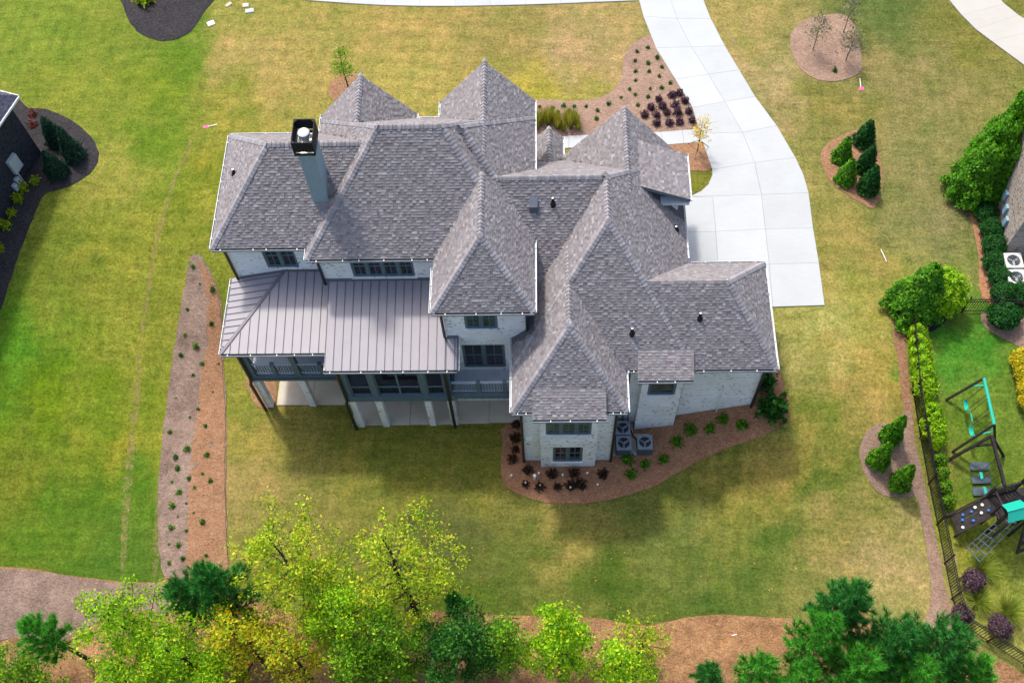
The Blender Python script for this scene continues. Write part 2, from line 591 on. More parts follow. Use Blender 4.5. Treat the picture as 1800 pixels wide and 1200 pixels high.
def sheet(name, outline, lift, mat, step=0.5, rough=0.0, smooth=4, skirt=0.12, parent=None, jitter=0.0, crown=0.0):
    """a sheet that follows the terrain inside an outline, with a skirt down into the soil"""
    ol = smooth_loop(outline, smooth) if smooth else list(outline)
    ring = []
    for a, b in zip(ol, ol[1:] + ol[:1]):
        d = math.hypot(b[0] - a[0], b[1] - a[1])
        k = max(1, int(d / max(step * 0.6, 0.1)))
        for i in range(k):
            ring.append((a[0] + (b[0] - a[0]) * i / k + random.uniform(-jitter, jitter), a[1] + (b[1] - a[1]) * i / k + random.uniform(-jitter, jitter)))
    nr = len(ring)
    pts = [Vector(p) for p in ring]
    xs = [p[0] for p in ring]; ys = [p[1] for p in ring]
    rr = np.array(ring)
    y = min(ys)
    while y < max(ys):
        x = min(xs)
        while x < max(xs):
            q = (x + random.uniform(-0.2, 0.2) * step, y + random.uniform(-0.2, 0.2) * step)
            if inside(q, ring) and np.min((rr[:, 0] - q[0]) ** 2 + (rr[:, 1] - q[1]) ** 2) > (0.45 * step) ** 2:
                pts.append(Vector(q))
            x += step
        y += step
    v, e, f, *_ = delaunay_2d_cdt(pts, [], [list(range(nr))], 1, 1e-5)
    mb = MB()
    onr = {}
    for i, p in enumerate(v):
        d = np.min(np.hypot(rr[:, 0] - p.x, rr[:, 1] - p.y))
        z = ground_height(p.x, p.y) + lift
        if d > 1e-3:
            z += min(d / 0.5, 1.0) * (crown + random.uniform(-rough, rough))
        mb.v.append((p.x, p.y, z))
    for q in f:
        mb.f.append(tuple(q)); mb.c.append(None)
    if skirt:
        for a, b in zip(ring, ring[1:] + ring[:1]):
            za, zb = ground_height(*a) + lift, ground_height(*b) + lift
            mb.poly([(a[0], a[1], za), (b[0], b[1], zb), (b[0], b[1], zb - skirt), (a[0], a[1], za - skirt)])
    me = mb.mesh(name, mat)
    o = link(name, me, parent)
    return o

# ------------------------------------------------------------------ ground
def axis_lines(lo, hi, step, far):
    a = list(np.arange(lo, hi + 1e-6, step))
    d = step
    x = lo
    left = []
    while x > -far:
        d *= 1.5; x -= d; left.append(x)
    d = step; x = hi
    right = []
    while x < far:
        d *= 1.5; x += d; right.append(x)
    return left[::-1] + a + right


# grass colour surveyed spot by spot: where the turf is greener, drier or newly laid
_LP = [(-30.38, 45.83), (-26.49, 41.79), (-21.49, 41.68), (-23.70, 35.64), (-21.16, 37.56), (-25.46, 30.53), (-22.99, 30.50), (-27.92, 25.38), (-25.24, 23.00), (-22.25, 22.44), (-20.58, 18.61), (-24.32, 17.13), (-26.63, 18.61), (-21.04, 14.82), (-20.80, 26.05), (-19.41, 34.43), (-21.22, 44.27), (-16.78, 43.73), (-17.84, 39.11), (-14.21, 41.52), (-8.53, 45.31), (-8.36, 42.25), (-1.83, 44.26), (1.46, 43.31), (-0.19, 40.81), (-16.12, 46.85), (-17.99, 35.54), (-18.54, 32.07), (-19.90, 29.62), (-21.51, 27.18), (-21.55, 20.11), (12.61, 40.95), (11.38, 44.83), (20.50, 40.78), (24.35, 44.52), (19.52, 34.90), (20.38, 31.24), (15.76, 29.56), (13.70, 24.66), (14.87, 22.39), (12.05, 19.38), (9.34, 17.76), (7.81, 19.77), (13.45, 21.10), (17.00, 14.15), (13.05, 18.06), (6.47, 15.59), (1.02, 16.17), (-1.72, 14.22), (3.65, 13.39), (7.61, 12.85), (10.50, 15.29), (14.36, 14.16), (-14.87, 21.35), (-15.11, 18.58), (-11.31, 17.67), (-4.48, 15.62), (-4.39, 12.86), (-7.49, 20.06), (19.14, 24.03), (21.14, 24.60), (20.17, 20.52), (21.33, 17.97), (19.79, 15.43), (19.14, 25.86), (12.27, 24.11), (8.29, 34.34), (18.03, 25.87), (13.96, 15.47), (15.62, 21.33), (-9.31, 21.31), (-3.19, 20.34), (16.83, 22.92), (15.93, 39.65), (19.55, 45.96)]
_LC = [(142,160,55),(150,160,56),(132,152,42),(160,160,66),(120,148,38),(132,141,48),(148,150,52),(92,138,34),(115,140,26),(128,146,40),(92,132,34),(98,132,34),(128,136,42),(92,128,38),(146,150,52),(136,150,44),(112,144,40),(186,166,90),(166,160,64),(186,165,86),(186,164,86),(186,172,84),(180,160,86),(192,166,104),(178,168,66),(174,164,78),(150,154,52),(146,152,52),(140,147,50),(146,149,54),(150,150,50),(184,166,102),(178,164,88),(156,144,82),(146,140,64),(146,141,78),(150,143,84),(160,150,72),(172,164,88),(178,154,84),(170,150,76),(162,148,72),(126,130,52),(118,132,46),(188,166,98),(104,124,44),(116,126,56),(152,142,74),(106,120,46),(92,112,38),(88,112,40),(100,122,44),(168,152,86),(160,148,66),(172,152,82),(140,136,62),(116,124,50),(92,112,36),(136,138,56),(78,140,38),(64,132,34),(112,142,44),(106,136,44),(144,152,50),(94,140,44),(170,160,82),(140,140,54),(170,150,74),(160,148,76),(172,152,80),(140,138,58),(138,136,56),(176,154,78),(158,148,72),(112,128,60)]
LXY = np.array(_LP)
_LG = [[0.77,0.85,0.82],[0.83,0.87,0.9],[0.83,0.88,0.77],[1.0,0.98,1.18],[0.75,0.87,0.75],[0.93,1.03,1.07],[1.09,1.08,1.17],[1.22,1.37,1.23],[0.98,1.08,0.76],[1.1,1.13,1.12],[0.75,0.97,0.76],[0.86,0.95,0.9],[0.88,0.97,0.97],[0.8,0.92,0.91],[1.15,1.2,1.27],[0.83,0.91,0.82],[0.82,0.9,0.78],[0.96,0.93,1.22],[0.87,0.9,0.98],[0.89,0.91,1.1],[0.95,0.94,1.16],[0.86,0.89,1.06],[0.78,0.82,0.98],[0.94,0.93,1.24],[1.0,0.98,1.11],[0.94,0.94,1.11],[0.9,0.86,0.75],[1.11,1.04,1.27],[1.12,1.14,1.23],[1.09,1.12,1.2],[1.09,1.06,0.99],[0.87,0.91,1.1],[0.97,0.93,1.19],[0.91,0.94,1.15],[0.81,0.85,0.93],[0.95,0.97,1.22],[0.81,0.89,1.09],[1.04,0.98,1.28],[1.09,1.21,1.4],[1.15,1.15,1.15],[1.15,1.15,1.15],[1.15,1.15,1.15],[1.15,1.15,1.15],[0.85,1.07,0.88],[1.03,1.08,1.39],[0.81,1.06,0.91],[1.14,1.13,1.4],[1.15,1.15,1.15],[0.97,1.02,1.18],[0.94,1.03,1.04],[0.88,1.01,1.07],[0.89,1.02,1.04],[0.94,0.99,1.33],[1.07,1.08,1.33],[1.01,1.02,1.36],[1.04,1.07,1.34],[0.79,0.77,1.4],[1.15,1.15,1.15],[1.15,1.15,1.15],[0.84,1.4,1.2],[0.75,1.03,0.84],[1.15,1.15,1.15],[1.15,1.15,1.15],[1.15,1.15,1.15],[1.15,1.15,1.15],[1.03,1.09,1.26],[0.76,0.82,0.77],[1.15,1.15,1.15],[1.18,1.15,1.4],[1.17,1.2,1.4],[1.15,1.15,1.15],[1.15,1.15,1.15],[1.15,1.15,1.15],[0.76,0.82,0.9],[0.8,0.85,0.96]]
LCOL = np.array([lin(*c) for c in _LC]) * 0.53 * np.array(_LG)


def lawn_colour(x, y):
    v = Vector((x, y, 0))
    a = mnoise.fractal(v * 0.55, 1.0, 2.0, 4); b = mnoise.fractal(v * 0.55 + Vector((31, 7, 3)), 1.0, 2.0, 4)
    k = 1.0 + 0.16 * mnoise.fractal(v * 0.9 + Vector((5, 50, 9)), 0.9, 2.1, 4)
    x += 1.9 * a; y += 1.9 * b
    d2 = (LXY[:, 0] - x) ** 2 + (LXY[:, 1] - y) ** 2 + 0.6
    w = d2 ** -1.45
    w /= w.sum()
    return (w[:, None] * LCOL).sum(0) * np.array([k, 0.35 + 0.65 * k, k])


def build_ground():
    xs = axis_lines(-44, 40, 0.5, 420)
    ys = axis_lines(0, 64, 0.5, 420)
    nx, ny = len(xs), len(ys)
    mb = MB()
    cols = np.ones((nx * ny, 4), dtype=np.float32)
    i = 0
    for y in ys:
        for x in xs:
            mb.v.append((x, y, ground_height(x, y)))
            cols[i, :3] = lawn_colour(min(40, max(-44, x)), min(60, max(4, y)))
            i += 1
    for j in range(ny - 1):
        for k in range(nx - 1):
            a = j * nx + k
            mb.f.append((a, a + 1, a + nx + 1, a + nx)); mb.c.append(None)
    me = mb.mesh("ground", M['lawn'], True)
    at = me.color_attributes.new("Col", 'FLOAT_COLOR', 'POINT')
    at.data.foreach_set("color", cols.ravel())
    o = link("ground", me)
    tag(o, "mown lawn of dry olive and green grass all around the house", kind="structure")


build_ground()

# ------------------------------------------------------------------ mulch beds
def bed(name, outline, mat, label, **kw):
    o = sheet(name, outline, kw.pop('lift', 0.03), M[mat], **{**dict(step=0.45, rough=0.02, jitter=0.03, crown=0.04), **kw})
    tag(o, label, kind="structure")
    return o


bed("mulch_bed", [(-18.61, 30.63), (-18.21, 30.41), (-17.52, 29.15), (-17.14, 27.49), (-17.01, 25.18), (-16.57, 22.63), (-16.03, 18.59), (-15.40, 14.67), (-14.70, 13.15), (-16.75, 13.15), (-18.37, 13.84), (-19.14, 16.53), (-19.55, 19.51), (-19.69, 22.29), (-19.60, 24.67), (-19.39, 27.01), (-19.13, 29.06), (-18.95, 30.30)], 'mulch_grey', "long pine straw strip between the two lawns, left of the porch")
bed("straw_band", [(-18.38, 30.20), (-17.58, 29.09), (-17.20, 27.49), (-17.07, 25.18), (-16.63, 22.64), (-16.09, 18.59), (-15.45, 14.67), (-15.01, 13.42), (-17.07, 13.42), (-17.73, 17.11), (-18.02, 20.74), (-18.08, 23.89), (-17.91, 26.56), (-18.03, 28.55)], 'mulch', "fresh brown pine straw along the right half of the long strip", lift=0.075, crown=0.02)
bed("mulch_bed", [(-2.06, 21.73), (-2.22, 20.80), (-2.30, 19.72), (-2.20, 18.67), (-1.60, 18.07), (-0.34, 17.59), (1.05, 17.47), (2.72, 17.61), (4.98, 18.25), (6.71, 19.20), (8.62, 19.92), (10.34, 20.29), (11.43, 20.81), (11.79, 21.38), (11.64, 22.22), (11.30, 23.57), (10.80, 24.72), (6.79, 22.74), (1.14, 22.50)], 'mulch_red', "dark red mulch bed wrapped around the rear of the house")
bed("mulch_bed", [(-15.76, 24.20), (-15.44, 23.60), (-15.06, 22.88), (-14.55, 22.62), (-14.09, 22.75), (-14.07, 23.59), (-14.36, 24.58), (-15.30, 24.92)], 'mulch', "small pine straw patch at the foot of the corner porch post")
bed("mulch_bed", [(-0.84, 39.83), (0.19, 40.14), (1.72, 40.02), (3.16, 40.24), (4.05, 40.93), (4.45, 41.97), (4.59, 43.03), (4.92, 43.89), (5.61, 44.53), (6.32, 44.86), (6.62, 43.85), (7.12, 42.42), (7.82, 40.72), (8.39, 38.99), (8.45, 38.11), (7.62, 37.81), (6.37, 37.72), (4.49, 37.63), (2.61, 37.59), (1.36, 37.53), (0.10, 37.40), (-0.99, 37.18)], 'mulch_pale', "curved pine straw bed between the front lawn and the driveway", smooth=3)
bed("mulch_bed", [(6.47, 36.89), (7.56, 36.95), (8.67, 36.93), (9.08, 36.53), (9.11, 35.84), (8.97, 35.15), (8.20, 35.05), (7.13, 35.11), (6.22, 35.12)], 'mulch', "rounded pine straw island with the yellow sapling")
bed("mulch_bed", [(14.18, 44.10), (14.52, 45.10), (15.26, 45.80), (16.46, 46.17), (17.61, 46.14), (18.09, 44.89), (18.10, 43.36), (17.91, 41.88), (17.28, 41.43), (16.28, 41.12), (15.36, 41.31), (14.64, 41.99), (14.25, 43.02)], 'mulch_pale', "round pine straw island with three bare saplings")
bed("mulch_bed", [(16.90, 37.63), (17.77, 37.70), (17.98, 36.64), (18.05, 35.30), (17.91, 34.18), (17.51, 32.90), (17.21, 32.50), (16.66, 32.80), (15.79, 33.55), (15.15, 34.41), (14.91, 35.54), (15.08, 36.42), (15.74, 37.03)], 'mulch', "oval pine straw island with five cone evergreens")
bed("mulch_bed", [(15.01, 19.53), (15.35, 20.25), (15.99, 20.70), (16.95, 20.85), (17.51, 21.84), (17.61, 20.15), (17.98, 18.12), (18.27, 16.21), (18.46, 14.41), (18.56, 12.83), (18.75, 11.69), (18.82, 10.89), (17.56, 11.07), (17.29, 11.61), (17.76, 12.84), (17.89, 14.54), (17.74, 16.21), (17.56, 17.39), (17.03, 17.41), (16.09, 17.45), (15.45, 18.01), (15.08, 18.77)], 'mulch_pale', "pine straw strip beside the fence with a rounded bulge", smooth=3)
bed("mulch_bed", [(17.13, 26.01), (17.73, 26.10), (17.60, 24.04), (17.58, 22.11), (17.67, 20.15), (17.40, 20.16), (17.22, 21.32), (17.10, 23.47)], 'mulch', "narrow pine straw strip along the upper fence")
bed("mulch_bed", [(-25.68, 49.91), (-25.19, 47.54), (-24.57, 46.37), (-23.74, 45.58), (-22.53, 45.06), (-21.45, 45.35), (-20.81, 46.05), (-20.38, 47.32), (-19.78, 49.75)], 'mulch_dark', "black mulch bed at the top of the left lawn")
bed("mulch_bed", [(-30.56, 40.60), (-29.47, 40.16), (-28.38, 40.02), (-27.18, 39.46), (-26.03, 38.62), (-25.16, 37.63), (-24.75, 36.83), (-24.77, 35.97), (-25.21, 35.22), (-26.11, 34.57), (-26.89, 34.37), (-27.39, 33.96), (-27.74, 32.46), (-28.13, 30.83), (-28.55, 28.64), (-29.20, 25.99), (-30.26, 24.81), (-31.44, 29.05), (-30.81, 34.66)], 'mulch_dark', "black mulch bed along the dark neighbouring house", smooth=3)
bed("mulch_bed", [(21.42, 33.75), (21.97, 33.56), (22.10, 32.64), (22.11, 30.86), (21.99, 28.80), (21.80, 26.96), (23.57, 25.81), (23.99, 27.76), (24.21, 30.14), (24.37, 33.70), (23.71, 34.82), (22.22, 34.85)], 'mulch_red', "red brown mulch under the round shrubs by the tan neighbouring house", smooth=3)
bed("mulch_bed", [(18.02, 26.13), (19.82, 26.24), (19.80, 25.79), (19.34, 25.38), (18.44, 24.98), (18.06, 25.39)], 'mulch_dark', "dark mulch patch under the twin evergreens behind the fence")
bed("mulch_bed", [(21.53, 26.15), (21.96, 26.08), (23.57, 25.81), (24.43, 24.57), (24.00, 21.27), (23.30, 23.43), (23.01, 24.29), (22.47, 24.65), (21.90, 25.04), (21.52, 25.51)], 'mulch_pale', "weathered mulch behind the round shrub in the fenced yard", smooth=3)
bed("woodland_floor", [(-28.30, 14.70), (-26.55, 14.41), (-24.84, 14.27), (-23.11, 13.98), (-21.11, 13.70), (-19.44, 13.62), (-18.48, 13.64), (-18.12, 13.97), (-16.92, 14.25), (-15.43, 14.53), (-14.74, 13.42), (-13.27, 12.55), (-11.32, 11.94), (-9.70, 11.75), (-7.03, 11.93), (-5.44, 12.20), (-3.84, 12.17), (-1.70, 12.01), (1.48, 11.96), (2.53, 11.85), (3.84, 11.64), (4.89, 11.59), (6.22, 11.90), (7.55, 12.06), (9.38, 11.98), (11.20, 11.90), (13.01, 11.74), (15.58, 11.61), (17.65, 11.58), (18.63, 11.28), (19.98, 10.26), (21.33, 9.39), (22.68, 8.66), (26.71, 5.95), (27.73, 0.91), (11.77, -5.93), (-15.21, -6.23), (-29.68, 0.52), (-32.30, 14.85)], 'litter', "leaf litter and pine straw under the trees behind the lawn", step=0.6, rough=0.05, crown=0.05, smooth=3)

bed("weathered_litter", [(-28.27, 14.58), (-26.53, 14.33), (-24.82, 14.18), (-23.09, 13.90), (-21.09, 13.62), (-19.42, 13.54), (-18.46, 13.53), (-17.40, 12.88), (-18.07, 11.94), (-19.47, 12.21), (-21.53, 11.55), (-23.01, 10.76), (-24.69, 11.02), (-26.26, 10.76), (-27.40, 11.02)], 'mulch_grey', "greyed pine straw below the left lawn edge", lift=0.10, jitter=0.05, step=0.5, smooth=3)

# worn lines in the turf: a sod seam, mower turns, tyre tracks
def worn(label, line, w):
    L = [Vector(p) for p in line]
    lf, rt = [], []
    for i, p in enumerate(L):
        d = (L[min(i + 1, len(L) - 1)] - L[max(i - 1, 0)]).normalized()
        nn = Vector((-d.y, d.x)) * (w / 2 * random.uniform(0.7, 1.2) * (0.4 if i in (0, len(L) - 1) else 1))
        lf.append(p + nn); rt.append(p - nn)
    o = sheet("worn_line", [tuple(p) for p in lf + rt[::-1]], 0.012, M['worn'], step=0.3, smooth=2, skirt=0, jitter=0.03)
    tag(o, label, kind="structure")


worn("thin dry seam curving across the left lawn", [(-19.67, 37.73), (-19.98, 36.16), (-20.21, 35.19), (-20.34, 33.92), (-20.58, 32.74), (-20.72, 31.60), (-20.84, 30.51), (-20.92, 29.59), (-20.98, 28.84), (-21.10, 27.64), (-21.19, 26.32)], 0.32)
worn("dry mower line running down the left lawn", [(-21.25, 26.02), (-21.24, 23.68), (-21.20, 21.32), (-21.04, 18.91), (-20.79, 16.54), (-20.47, 14.12)], 0.42)
worn("dry edge of the left lawn beside the straw strip", [(-19.52, 21.37), (-19.39, 18.90), (-19.22, 16.82), (-18.97, 14.81), (-18.88, 13.92)], 0.35)
worn("tan tyre streak in the grass beside the driveway", [(10.40, 45.74), (11.50, 42.66), (12.57, 39.92), (13.51, 37.70), (14.35, 35.74)], 0.4)
worn("second tan tyre streak in the grass beside the driveway", [(11.52, 46.38), (12.65, 42.85), (13.63, 40.11), (14.51, 38.27)], 0.45)
worn("bare patch of front lawn near the straw bed", [(1.78, 43.09), (2.75, 42.77), (3.75, 43.26)], 1.1)

# ------------------------------------------------------------------ driveway, walks
def slab(name, pts, parent, mat, lift=0.06, gap=0.008):
    """one concrete panel: outline pulled in by the joint, a hand's breadth thick"""
    c = Vector((sum(p[0] for p in pts) / len(pts), sum(p[1] for p in pts) / len(pts)))
    q = []
    for p in pts:
        d = Vector(p) - c
        L = d.length
        q.append(c + d * max(0.0, (L - gap) / L))
    mb = MB()
    top = [(p.x, p.y, ground_height(p.x, p.y) + lift) for p in q]
    mb.poly(top)
    for a, b in zip(top, top[1:] + top[:1]):
        mb.poly([a, b, (b[0], b[1], b[2] - 0.16), (a[0], a[1], a[2] - 0.16)])
    return mb.build(name, M[mat], parent)


def strips(root, rows, mat, lift=0.06):
    """rows: list of stations, each a list of points across; panels between neighbours"""
    for r0, r1 in zip(rows, rows[1:]):
        for k in range(min(len(r0), len(r1)) - 1):
            slab("slab", [r0[k], r0[k + 1], r1[k + 1], r1[k]], root, mat, lift)


drive = empty("driveway", (12, 32, 3.2), "wide pale concrete driveway sweeping down to the side of the house")
drive["kind"] = "structure"
_d = [[(5.22, 50.03), (7.17, 49.97), (9.08, 49.92)], [(5.59, 48.37), (7.44, 48.23), (9.36, 48.13)], [(5.89, 46.30), (7.84, 46.07), (9.80, 46.02)], [(6.49, 43.81), (8.52, 43.85), (10.44, 43.89)], [(7.45, 41.44), (9.33, 41.77), (11.09, 42.07)], [(8.26, 39.40), (10.08, 39.77), (11.80, 40.10)], [(8.54, 37.56), (10.87, 37.59), (12.77, 38.03)], [(9.02, 35.11), (11.32, 35.53), (13.54, 35.83)]]
strips(drive, _d, 'concrete')
slab("slab", [(9.02, 35.11), (11.32, 35.53), (11.47, 33.43), (8.90, 33.36), (7.71, 33.36), (8.31, 33.70), (8.73, 34.14), (9.00, 34.78)], drive, 'concrete')
slab("slab", [(11.32, 35.53), (13.54, 35.83), (13.83, 34.69), (13.96, 33.50), (11.47, 33.43)], drive, 'concrete')
_d2 = [[(6.87, 33.32), (8.90, 33.36), (11.47, 33.43), (13.96, 33.50)], [(6.87, 31.12), (8.88, 31.12), (11.45, 31.26), (13.92, 31.26)], [(6.74, 28.99), (8.82, 29.03), (11.43, 29.10), (13.95, 29.14)], [(7.30, 26.64), (8.79, 26.59), (11.34, 26.59), (13.92, 26.66)]]
strips(drive, _d2, 'concrete')

walk = empty("walkway", (4, 40, 3.2), "white concrete front walk running from the driveway to the front door")
walk["kind"] = "structure"
strips(walk, [[(-0.52, 37.33), (-0.53, 36.55)], [(1.36, 37.53), (1.34, 36.71)], [(3.24, 37.62), (3.21, 36.79)], [(5.11, 37.66), (5.08, 36.84)], [(6.43, 37.71), (6.50, 36.81)], [(7.59, 37.81), (7.62, 36.91)], [(8.53, 37.87), (8.68, 36.97)]], 'concrete', 0.058)

walk2 = empty("front_walk", (-6, 56, 3.2), "long curved pale concrete pavement along the top of the front lawn")
walk2["kind"] = "structure"
strips(walk2, [[(-18.38, 51.16), (-19.14, 48.88)], [(-15.85, 50.70), (-16.31, 48.48)], [(-13.71, 50.36), (-14.02, 48.09)], [(-11.59, 50.11), (-11.69, 47.80)], [(-9.49, 49.86), (-9.52, 47.58)], [(-7.40, 49.70), (-7.39, 47.46)], [(-5.32, 49.70), (-5.24, 47.40)], [(-3.25, 49.69), (-3.14, 47.39)], [(-1.18, 49.73), (-1.04, 47.41)], [(0.89, 49.77), (1.06, 47.45)], [(2.95, 49.85), (3.16, 47.51)], [(5.22, 50.03), (5.59, 47.58)]], 'concrete', 0.055)

nwalk = empty("neighbour_driveway", (28, 46, 3.2), "cream concrete driveway curving through the top right corner")
nwalk["kind"] = "structure"
strips(nwalk, [[(23.02, 49.54), (25.67, 50.03)], [(23.39, 48.22), (26.27, 48.51)], [(23.77, 47.20), (26.66, 47.31)], [(24.29, 45.93), (26.91, 46.76)], [(24.89, 44.81), (27.53, 45.85)], [(25.61, 43.88), (28.59, 44.76)], [(27.05, 42.06), (29.81, 43.09)], [(28.92, 40.60), (31.70, 41.78)]], 'concrete_tan', 0.06)

patio = empty("patio", (-8, 23, 0), "tan concrete patio under the rear porches")
patio["kind"] = "structure"
for x0, x1, y0, y1 in ((-13.95, -12.1, 22.86, 26.4), (-12.08, -9.95, 22.86, 26.4), (-9.93, -7.0, 21.70, 25.8), (-6.98, -4.55, 21.72, 25.8), (-4.53, -2.95, 21.76, 25.8), (-2.93, -1.15, 21.80, 25.8)):
    MB().box(x0, x1, y0, y1, -0.12, 0.06).build("slab", M['patio'], patio)

# ------------------------------------------------------------------ the house
HOUSE = empty("house", (-2.5, 26.0, 0.0), "large whitewashed brick house with many grey shingled hip roofs", "house")

ZU, ZL = 10.0, 6.95       # upper and lower eaves
SH_PAL = [np.array(lin(*c)) * np.array([1.0, 1.0, 0.98]) for c in ((134, 130, 133), (123, 119, 122), (126, 119, 121), (117, 112, 115), (111, 104, 107), (142, 139, 142), (120, 117, 121), (125, 120, 123))]
SH_W = [3, 4, 3, 3, 2, 1.2, 4, 3]

PLANES = []               # polygons already shingled: (list of xy, plane coefficients)


def plane_of(poly):
    a, b, c = [Vector(p) for p in poly[:3]]
    n = (b - a).cross(c - a)
    if n.length < 1e-9: n = (Vector(poly[2]) - a).cross(Vector(poly[3]) - a)
    if n.z < 0: n = -n
    n.normalize()
    return n, a


def zat(n, a, x, y):
    return a.z - (n.x * (x - a.x) + n.y * (y - a.y)) / n.z


def clip2(poly, cl):
    """convex clip of poly (list of 2D) by convex ccw polygon cl"""
    out = poly
    for i in range(len(cl)):
        a, b = cl[i], cl[(i + 1) % len(cl)]
        ex, ey = b[0] - a[0], b[1] - a[1]
        inp, out = out, []
        if not inp: return []
        side = [ex * (p[1] - a[1]) - ey * (p[0] - a[0]) for p in inp]
        for j in range(len(inp)):
            p, q = inp[j - 1], inp[j]
            sp, sq = side[j - 1], side[j]
            if (sp >= 0) != (sq >= 0):
                t = sp / (sp - sq)
                out.append((p[0] + (q[0] - p[0]) * t, p[1] + (q[1] - p[1]) * t))
            if sq >= 0: out.append(q)
    return out


def shingle_plane(mb, deck, poly, own, expo=0.125, hide=True):
    poly = [Vector(p) for p in poly]
    n, a = plane_of(poly)
    deck.poly([p - n * 0.015 for p in poly])
    up = (Vector((0, 0, 1)) - n * n.z).normalized()
    u = up.cross(n).normalized()
    P2 = [((p - a).dot(u), (p - a).dot(up)) for p in poly]
    ar = sum(P2[i - 1][0] * P2[i][1] - P2[i][0] * P2[i - 1][1] for i in range(len(P2)))
    if ar < 0: P2 = P2[::-1]
    s0, s1 = min(p[0] for p in P2), max(p[0] for p in P2)
    t0, t1 = min(p[1] for p in P2), max(p[1] for p in P2)
    rows = int((t1 - t0) / expo) + 1
    flip = False
    for r in range(rows):
        ta = t0 + r * expo - 0.02
        tb = ta + expo
        s = s0 - random.uniform(0, 0.4)
        while s < s1:
            w = random.choice((0.12, 0.14, 0.16, 0.18, 0.20, 0.23))
            q = clip2([(s, ta), (s + w, ta), (s + w, tb), (s, tb)], P2)
            s += w
            if len(q) < 3: continue
            cx = sum(p[0] for p in q) / len(q); cy = sum(p[1] for p in q) / len(q)
            c3 = a + u * cx + up * cy
            if hide:
                skip = False
                for pi, (xy, bb, m, b) in enumerate(PLANES):
                    if pi == own or not (bb[0] <= c3.x <= bb[1] and bb[2] <= c3.y <= bb[3]): continue
                    z = zat(m, b, c3.x, c3.y)
                    if (z > c3.z + 0.35 or (abs(z - c3.z) < 0.03 and xy[1])) and inside((c3.x, c3.y), xy[0]):
                        skip = True; break
                if skip: continue
            flip = not flip if random.random() < 0.8 else flip
            lift = 0.026 if flip else 0.010
            col = random.choices(SH_PAL, SH_W)[0] * random.uniform(0.95, 1.05) * (1.04 if flip else 0.95)
            h = lambda t: 0.003 + lift * max(0.0, (tb - t) / expo)
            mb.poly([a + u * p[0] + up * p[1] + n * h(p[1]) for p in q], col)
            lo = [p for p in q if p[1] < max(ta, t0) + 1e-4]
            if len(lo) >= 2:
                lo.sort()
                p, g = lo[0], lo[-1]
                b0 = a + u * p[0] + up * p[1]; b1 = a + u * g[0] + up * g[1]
                mb.poly([b0 + n * h(p[1]), b1 + n * h(g[1]), b1 - n * 0.012, b0 - n * 0.012], col * 0.10)  # butt face coloured near-black, painting in the shadow line under each tab
    # remember, so that later coplanar pieces do not double up
    return n, a


def register(polys, order):
    for p in polys:
        n, a = plane_of(p)
        xs = [q[0] for q in p]; ys = [q[1] for q in p]
        PLANES.append((([(q[0], q[1]) for q in p], order), (min(xs), max(xs), min(ys), max(ys)), n, a))


def hip(x0, x1, y0, y1, ze, ra, rb, skip=()):
    """hip roof from an eave rectangle and two ridge points; skip some of 'l r f b'"""
    (ax, ay, az), (bx, by, bz) = ra, rb
    e = [(x0, y0, ze), (x1, y0, ze), (x1, y1, ze), (x0, y1, ze)]
    out = {}
    if abs(ay - by) < 1e-6:           # ridge along x
        out['f'] = [e[0], e[1], rb, ra]; out['b'] = [e[2], e[3], ra, rb]
        out['l'] = [e[3], e[0], ra]; out['r'] = [e[1], e[2], rb]
    else:                              # ridge along y, ra at the viewer's end
        out['l'] = [e[3], e[0], ra, rb]; out['r'] = [e[1], e[2], rb, ra]
        out['f'] = [e[0], e[1], ra]; out['b'] = [e[2], e[3], rb]
    return [v for k, v in out.items() if k not in skip]


GR = 6.95 + 1.267 * (6.71 - 2.70)     # lower main ridge height
KX = 2.70
pf = 1.085
GY = 21.31 + (GR - ZL) / pf
VOL = {}
VOL['left_wing'] = hip(-15.0, -7.5, 26.05, 32.48, ZU, (-12.08, 29.265, 13.34), (-7.5, 29.265, 13.34), ('r',))
VOL['main'] = hip(-10.66, -0.83, 25.41, 33.3, ZU, (-7.11, 29.40, 14.26), (-4.38, 29.40, 14.26))
VOL['main_east'] = hip(-6.6, -0.48, 26.36, 33.3, ZU, (-5.2, 29.82, 13.70), (-3.563, 29.82, 13.70), ('l',))
VOL['front_gable_left'] = hip(-10.66, -6.14, 29.0, 33.64, ZU, (-8.40, 29.0, 12.71), (-8.40, 33.64, 12.71), ('f', 'b'))
VOL['front_gable_mid'] = hip(-4.95, -0.48, 29.0, 34.35, ZU, (-2.715, 29.0, 12.68), (-2.715, 34.35, 12.68), ('f', 'b'))
VOL['cross'] = hip(-3.6, 6.71, 23.52, 33.02, ZL, (-3.6, 28.27, GR), (KX, 28.27, GR), ('l',))
VOL['garage_gable'] = hip(0.89, 6.71, 28.6, 33.3, ZL, (3.8, 28.6, 10.637), (3.8, 33.3, 10.637), ('f', 'b'))
VOL['rear_hip'] = [[(-1.53, 21.31, ZL), (6.71, 21.31, ZL), (KX, GY, GR)], [(-1.53, 28.27, ZL), (-1.53, 21.31, ZL), (KX, GY, GR), (KX, 28.27, GR)], [(6.71, 21.31, ZL), (6.71, 28.27, ZL), (KX, 28.27, GR), (KX, GY, GR)]]
RZ = ZL + pf * 2.785
_xv = 6.71 - (RZ - ZL) / 1.267
VOL['right_wing'] = [[(6.71, 21.31, ZL), (10.3, 21.31, ZL), (7.96, 24.095, RZ), (_xv, 24.095, RZ)], [(10.3, 21.31, ZL), (10.3, 26.88, ZL), (7.96, 24.095, RZ)], [(10.3, 26.88, ZL), (7.54, 26.88, ZL), (6.75, 27.5, ZL - 0.0), (_xv, 24.095, RZ), (7.96, 24.095, RZ)]]
